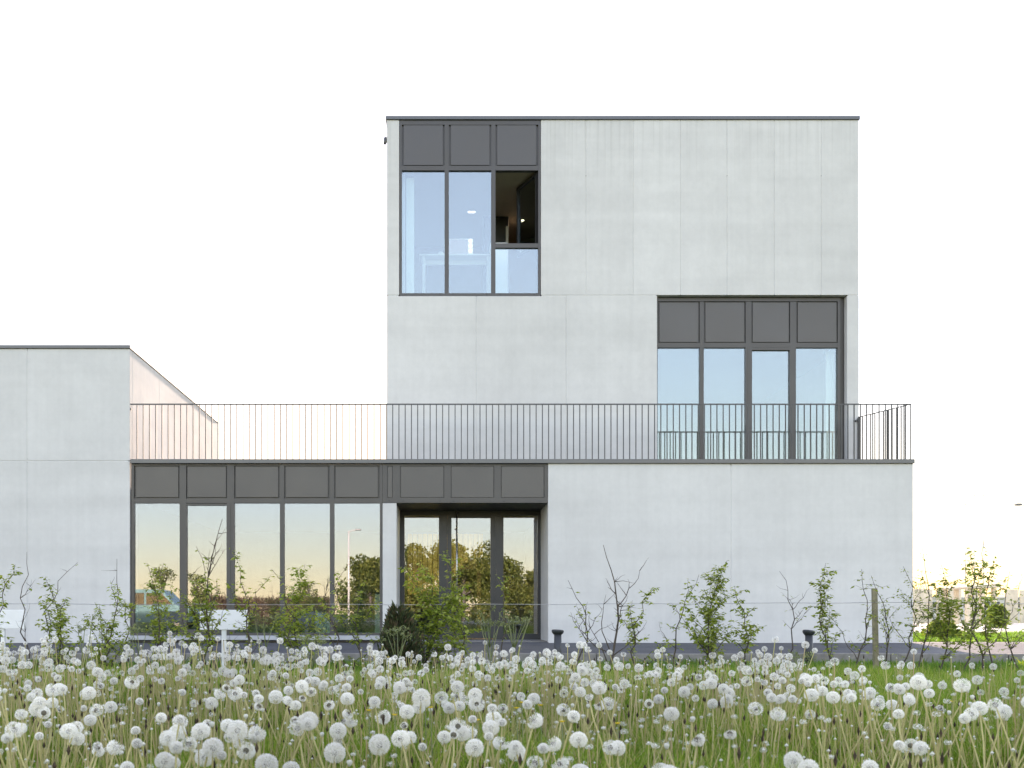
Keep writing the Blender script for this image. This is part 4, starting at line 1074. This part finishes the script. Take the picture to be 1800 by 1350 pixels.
# ------------------------------------------------------------------ what stands across the meadow (seen mirrored in the glass)
def tree(x, y, h, r, seed, label, n=7000, group='trees across the meadow', lf=.30, cat='tree', name='tree'):
    rs = np.random.RandomState(seed); g = ground_z(y)
    root = empty(name, (x, y, g), label, cat, group)
    m = MB()
    m.tube([(x, y, g - .15), (x + .1, y, g + h * .3), (x, y + .1, g + h * .75)], [h * .03, h * .022, h * .006], 8)
    cl = []
    for k in range(22):
        a = rs.uniform(0, 6.28); e = rs.uniform(.0, 1); rr = r * rs.uniform(.35, .78) * math.sqrt(1 - .5 * e)
        c = Vector((x + math.cos(a) * rr, y + math.sin(a) * rr, g + h * (.12 + .74 * e))); cl.append((c, r * rs.uniform(.28, .48)))
        m.tube([(x, y, g + h * (.18 + .4 * e)), Vector((x, y, g + h * (.25 + .5 * e))).lerp(c, .6), c], [h * .011, h * .007, h * .002], 5)
    m.build('trunk', 'bark_grey', root)
    P = []
    per = n // len(cl)
    for c, q in cl:
        u = rand_unit(rs, per) * (q * rs.uniform(.35, 1.12, per) ** .6)[:, None] * (1, 1, .8); P.append(u + np.array(c))
    P = np.concatenate(P); nn = len(P)
    V, T = leaf_arrays(P, rand_unit(rs, nn), rand_unit(rs, nn) + (0, 0, -.3), lf * rs.uniform(.6, 1.2, nn), rs, .7)
    o = link('crown', fast_mesh('crown', V - np.array(root.location), T, 'tree_leaf'), root); o['kind'] = 'stuff'
for i, (x, y, h, r) in enumerate([(-6.2, -44, 5.4, 2.6), (-2.4, -46, 7.2, 3.1), (1.6, -45, 7.6, 3.2), (5.0, -47, 7.4, 3.0), (8.0, -45, 5.6, 2.4)]):
    tree(x, y, h, r, 50 + i, ['broad low tree at the left end of the clump mirrored in the glass', 'tall round tree of the clump mirrored in the entrance, beside the low one', 'tallest tree in the middle of the clump mirrored in the entrance door', 'tall tree of the clump mirrored in the right entrance pane', 'small tree at the right end of the clump mirrored in the entrance'][i])
for i, (px, hh) in enumerate([(285, 3.6), (340, 3.3), (537, 3.1)]):
    Y_ = -16; x = (px - 780) * (2 * FY - Y_) / 1800
    tree(x, Y_ - i * .7, hh, .85, 70 + i, ['young tree mirrored in the first pane of the long window', 'young tree mirrored in the garden door', 'young tree mirrored in the fourth pane of the long window'][i], 1500, 'young trees across the meadow', .13, 'young tree', 'young_tree')
# brushwood hedge
hy = -30; hx0, hx1 = (360 - 780) * 70 / 1800, (580 - 780) * 70 / 1800
hrs = np.random.RandomState(4); n = 9000
P = np.stack([hrs.uniform(hx0, hx1, n), hy + hrs.normal(size=n) * .35, ground_z(hy) + hrs.uniform(0, 1, n) ** .8 * (1.72 + .12 * np.sin(np.linspace(0, 40, n)))], 1)
V, T = leaf_arrays(P, rand_unit(hrs, n), hrs.normal(size=(n, 3)) * (.4, .4, .5) + (0, 0, .8), hrs.uniform(.15, .4, n), hrs, .18)
hd = empty('brushwood_hedge', ((hx0 + hx1) / 2, hy, ground_z(hy)), 'low brown brushwood hedge mirrored in the long window', 'hedge')
o = link('twigs', fast_mesh('twigs', V - np.array(hd.location), T, 'brush_twig'), hd); o['kind'] = 'stuff'
m = MB()
for k in range(8): 
    x = hx0 + (hx1 - hx0) * (k + .5) / 8
    m.tube([(x, hy, ground_z(hy) - .1), (x, hy, ground_z(hy) + 1.5)], .04, 6)
m.build('stems', 'bark', hd)
lamp_post((611 - 780) * 70 / 1800, -30, 6.4, 'tall pale lamp mast mirrored in the fifth pane of the long window', .45)
# parked van, side on
vy = -9.0; vd = (2 * FY - vy) / 1800
vx1 = (352 - 780) * vd; g = ground_z(vy)
v = empty('parked_van', (vx1 - 2.3, vy, g), 'teal van parked across the meadow, mirrored in the first pane of the long window', 'van')
prof = [(0, .45), (-.02, .75), (-.12, .98), (-.95, 1.12), (-1.55, 1.75), (-1.8, 1.86), (-4.4, 1.88), (-4.6, 1.75), (-4.65, .45), (-4.25, .32), (-.3, .32)]
MB().prism([(vx1 + a, g + b) for a, b in prof][::-1], vy - .9, vy + .9).build('body', 'van_paint', v)
for s_ in (vy + .905,):
    for poly in ([(-1.12, 1.15), (-1.62, 1.68), (-2.35, 1.70), (-2.35, 1.12)], [(-2.45, 1.12), (-2.45, 1.70), (-3.5, 1.70), (-3.5, 1.12)], [(-3.6, 1.12), (-3.6, 1.70), (-4.45, 1.68), (-4.5, 1.12)]):
        MB().prism([(vx1 + a, g + b) for a, b in poly], s_ - .003, s_ + .01).build('side_window', 'van_glass', v)
for a in (-.85, -3.75):
    for yy in (vy - .78, vy + .78):
        m = MB().tube([(vx1 + a, yy - .1, g + .33), (vx1 + a, yy + .1 + .03 * (yy > vy), g + .33)], .33, 20); w_ = m.build('wheel', 'tyre', v)
        MB().tube([(vx1 + a, yy + .1, g + .33), (vx1 + a, yy + .145, g + .33)], .2, 16).build('rim', 'steel', w_)
MB().box(vx1 - .1, vx1 - .02, vy + .55, vy + .85, g + .72, g + .86).build('headlight', 'white_paint', v)
MB().box(vx1 - .1, vx1 - .02, vy - .85, vy - .55, g + .72, g + .86).build('headlight', 'white_paint', v)
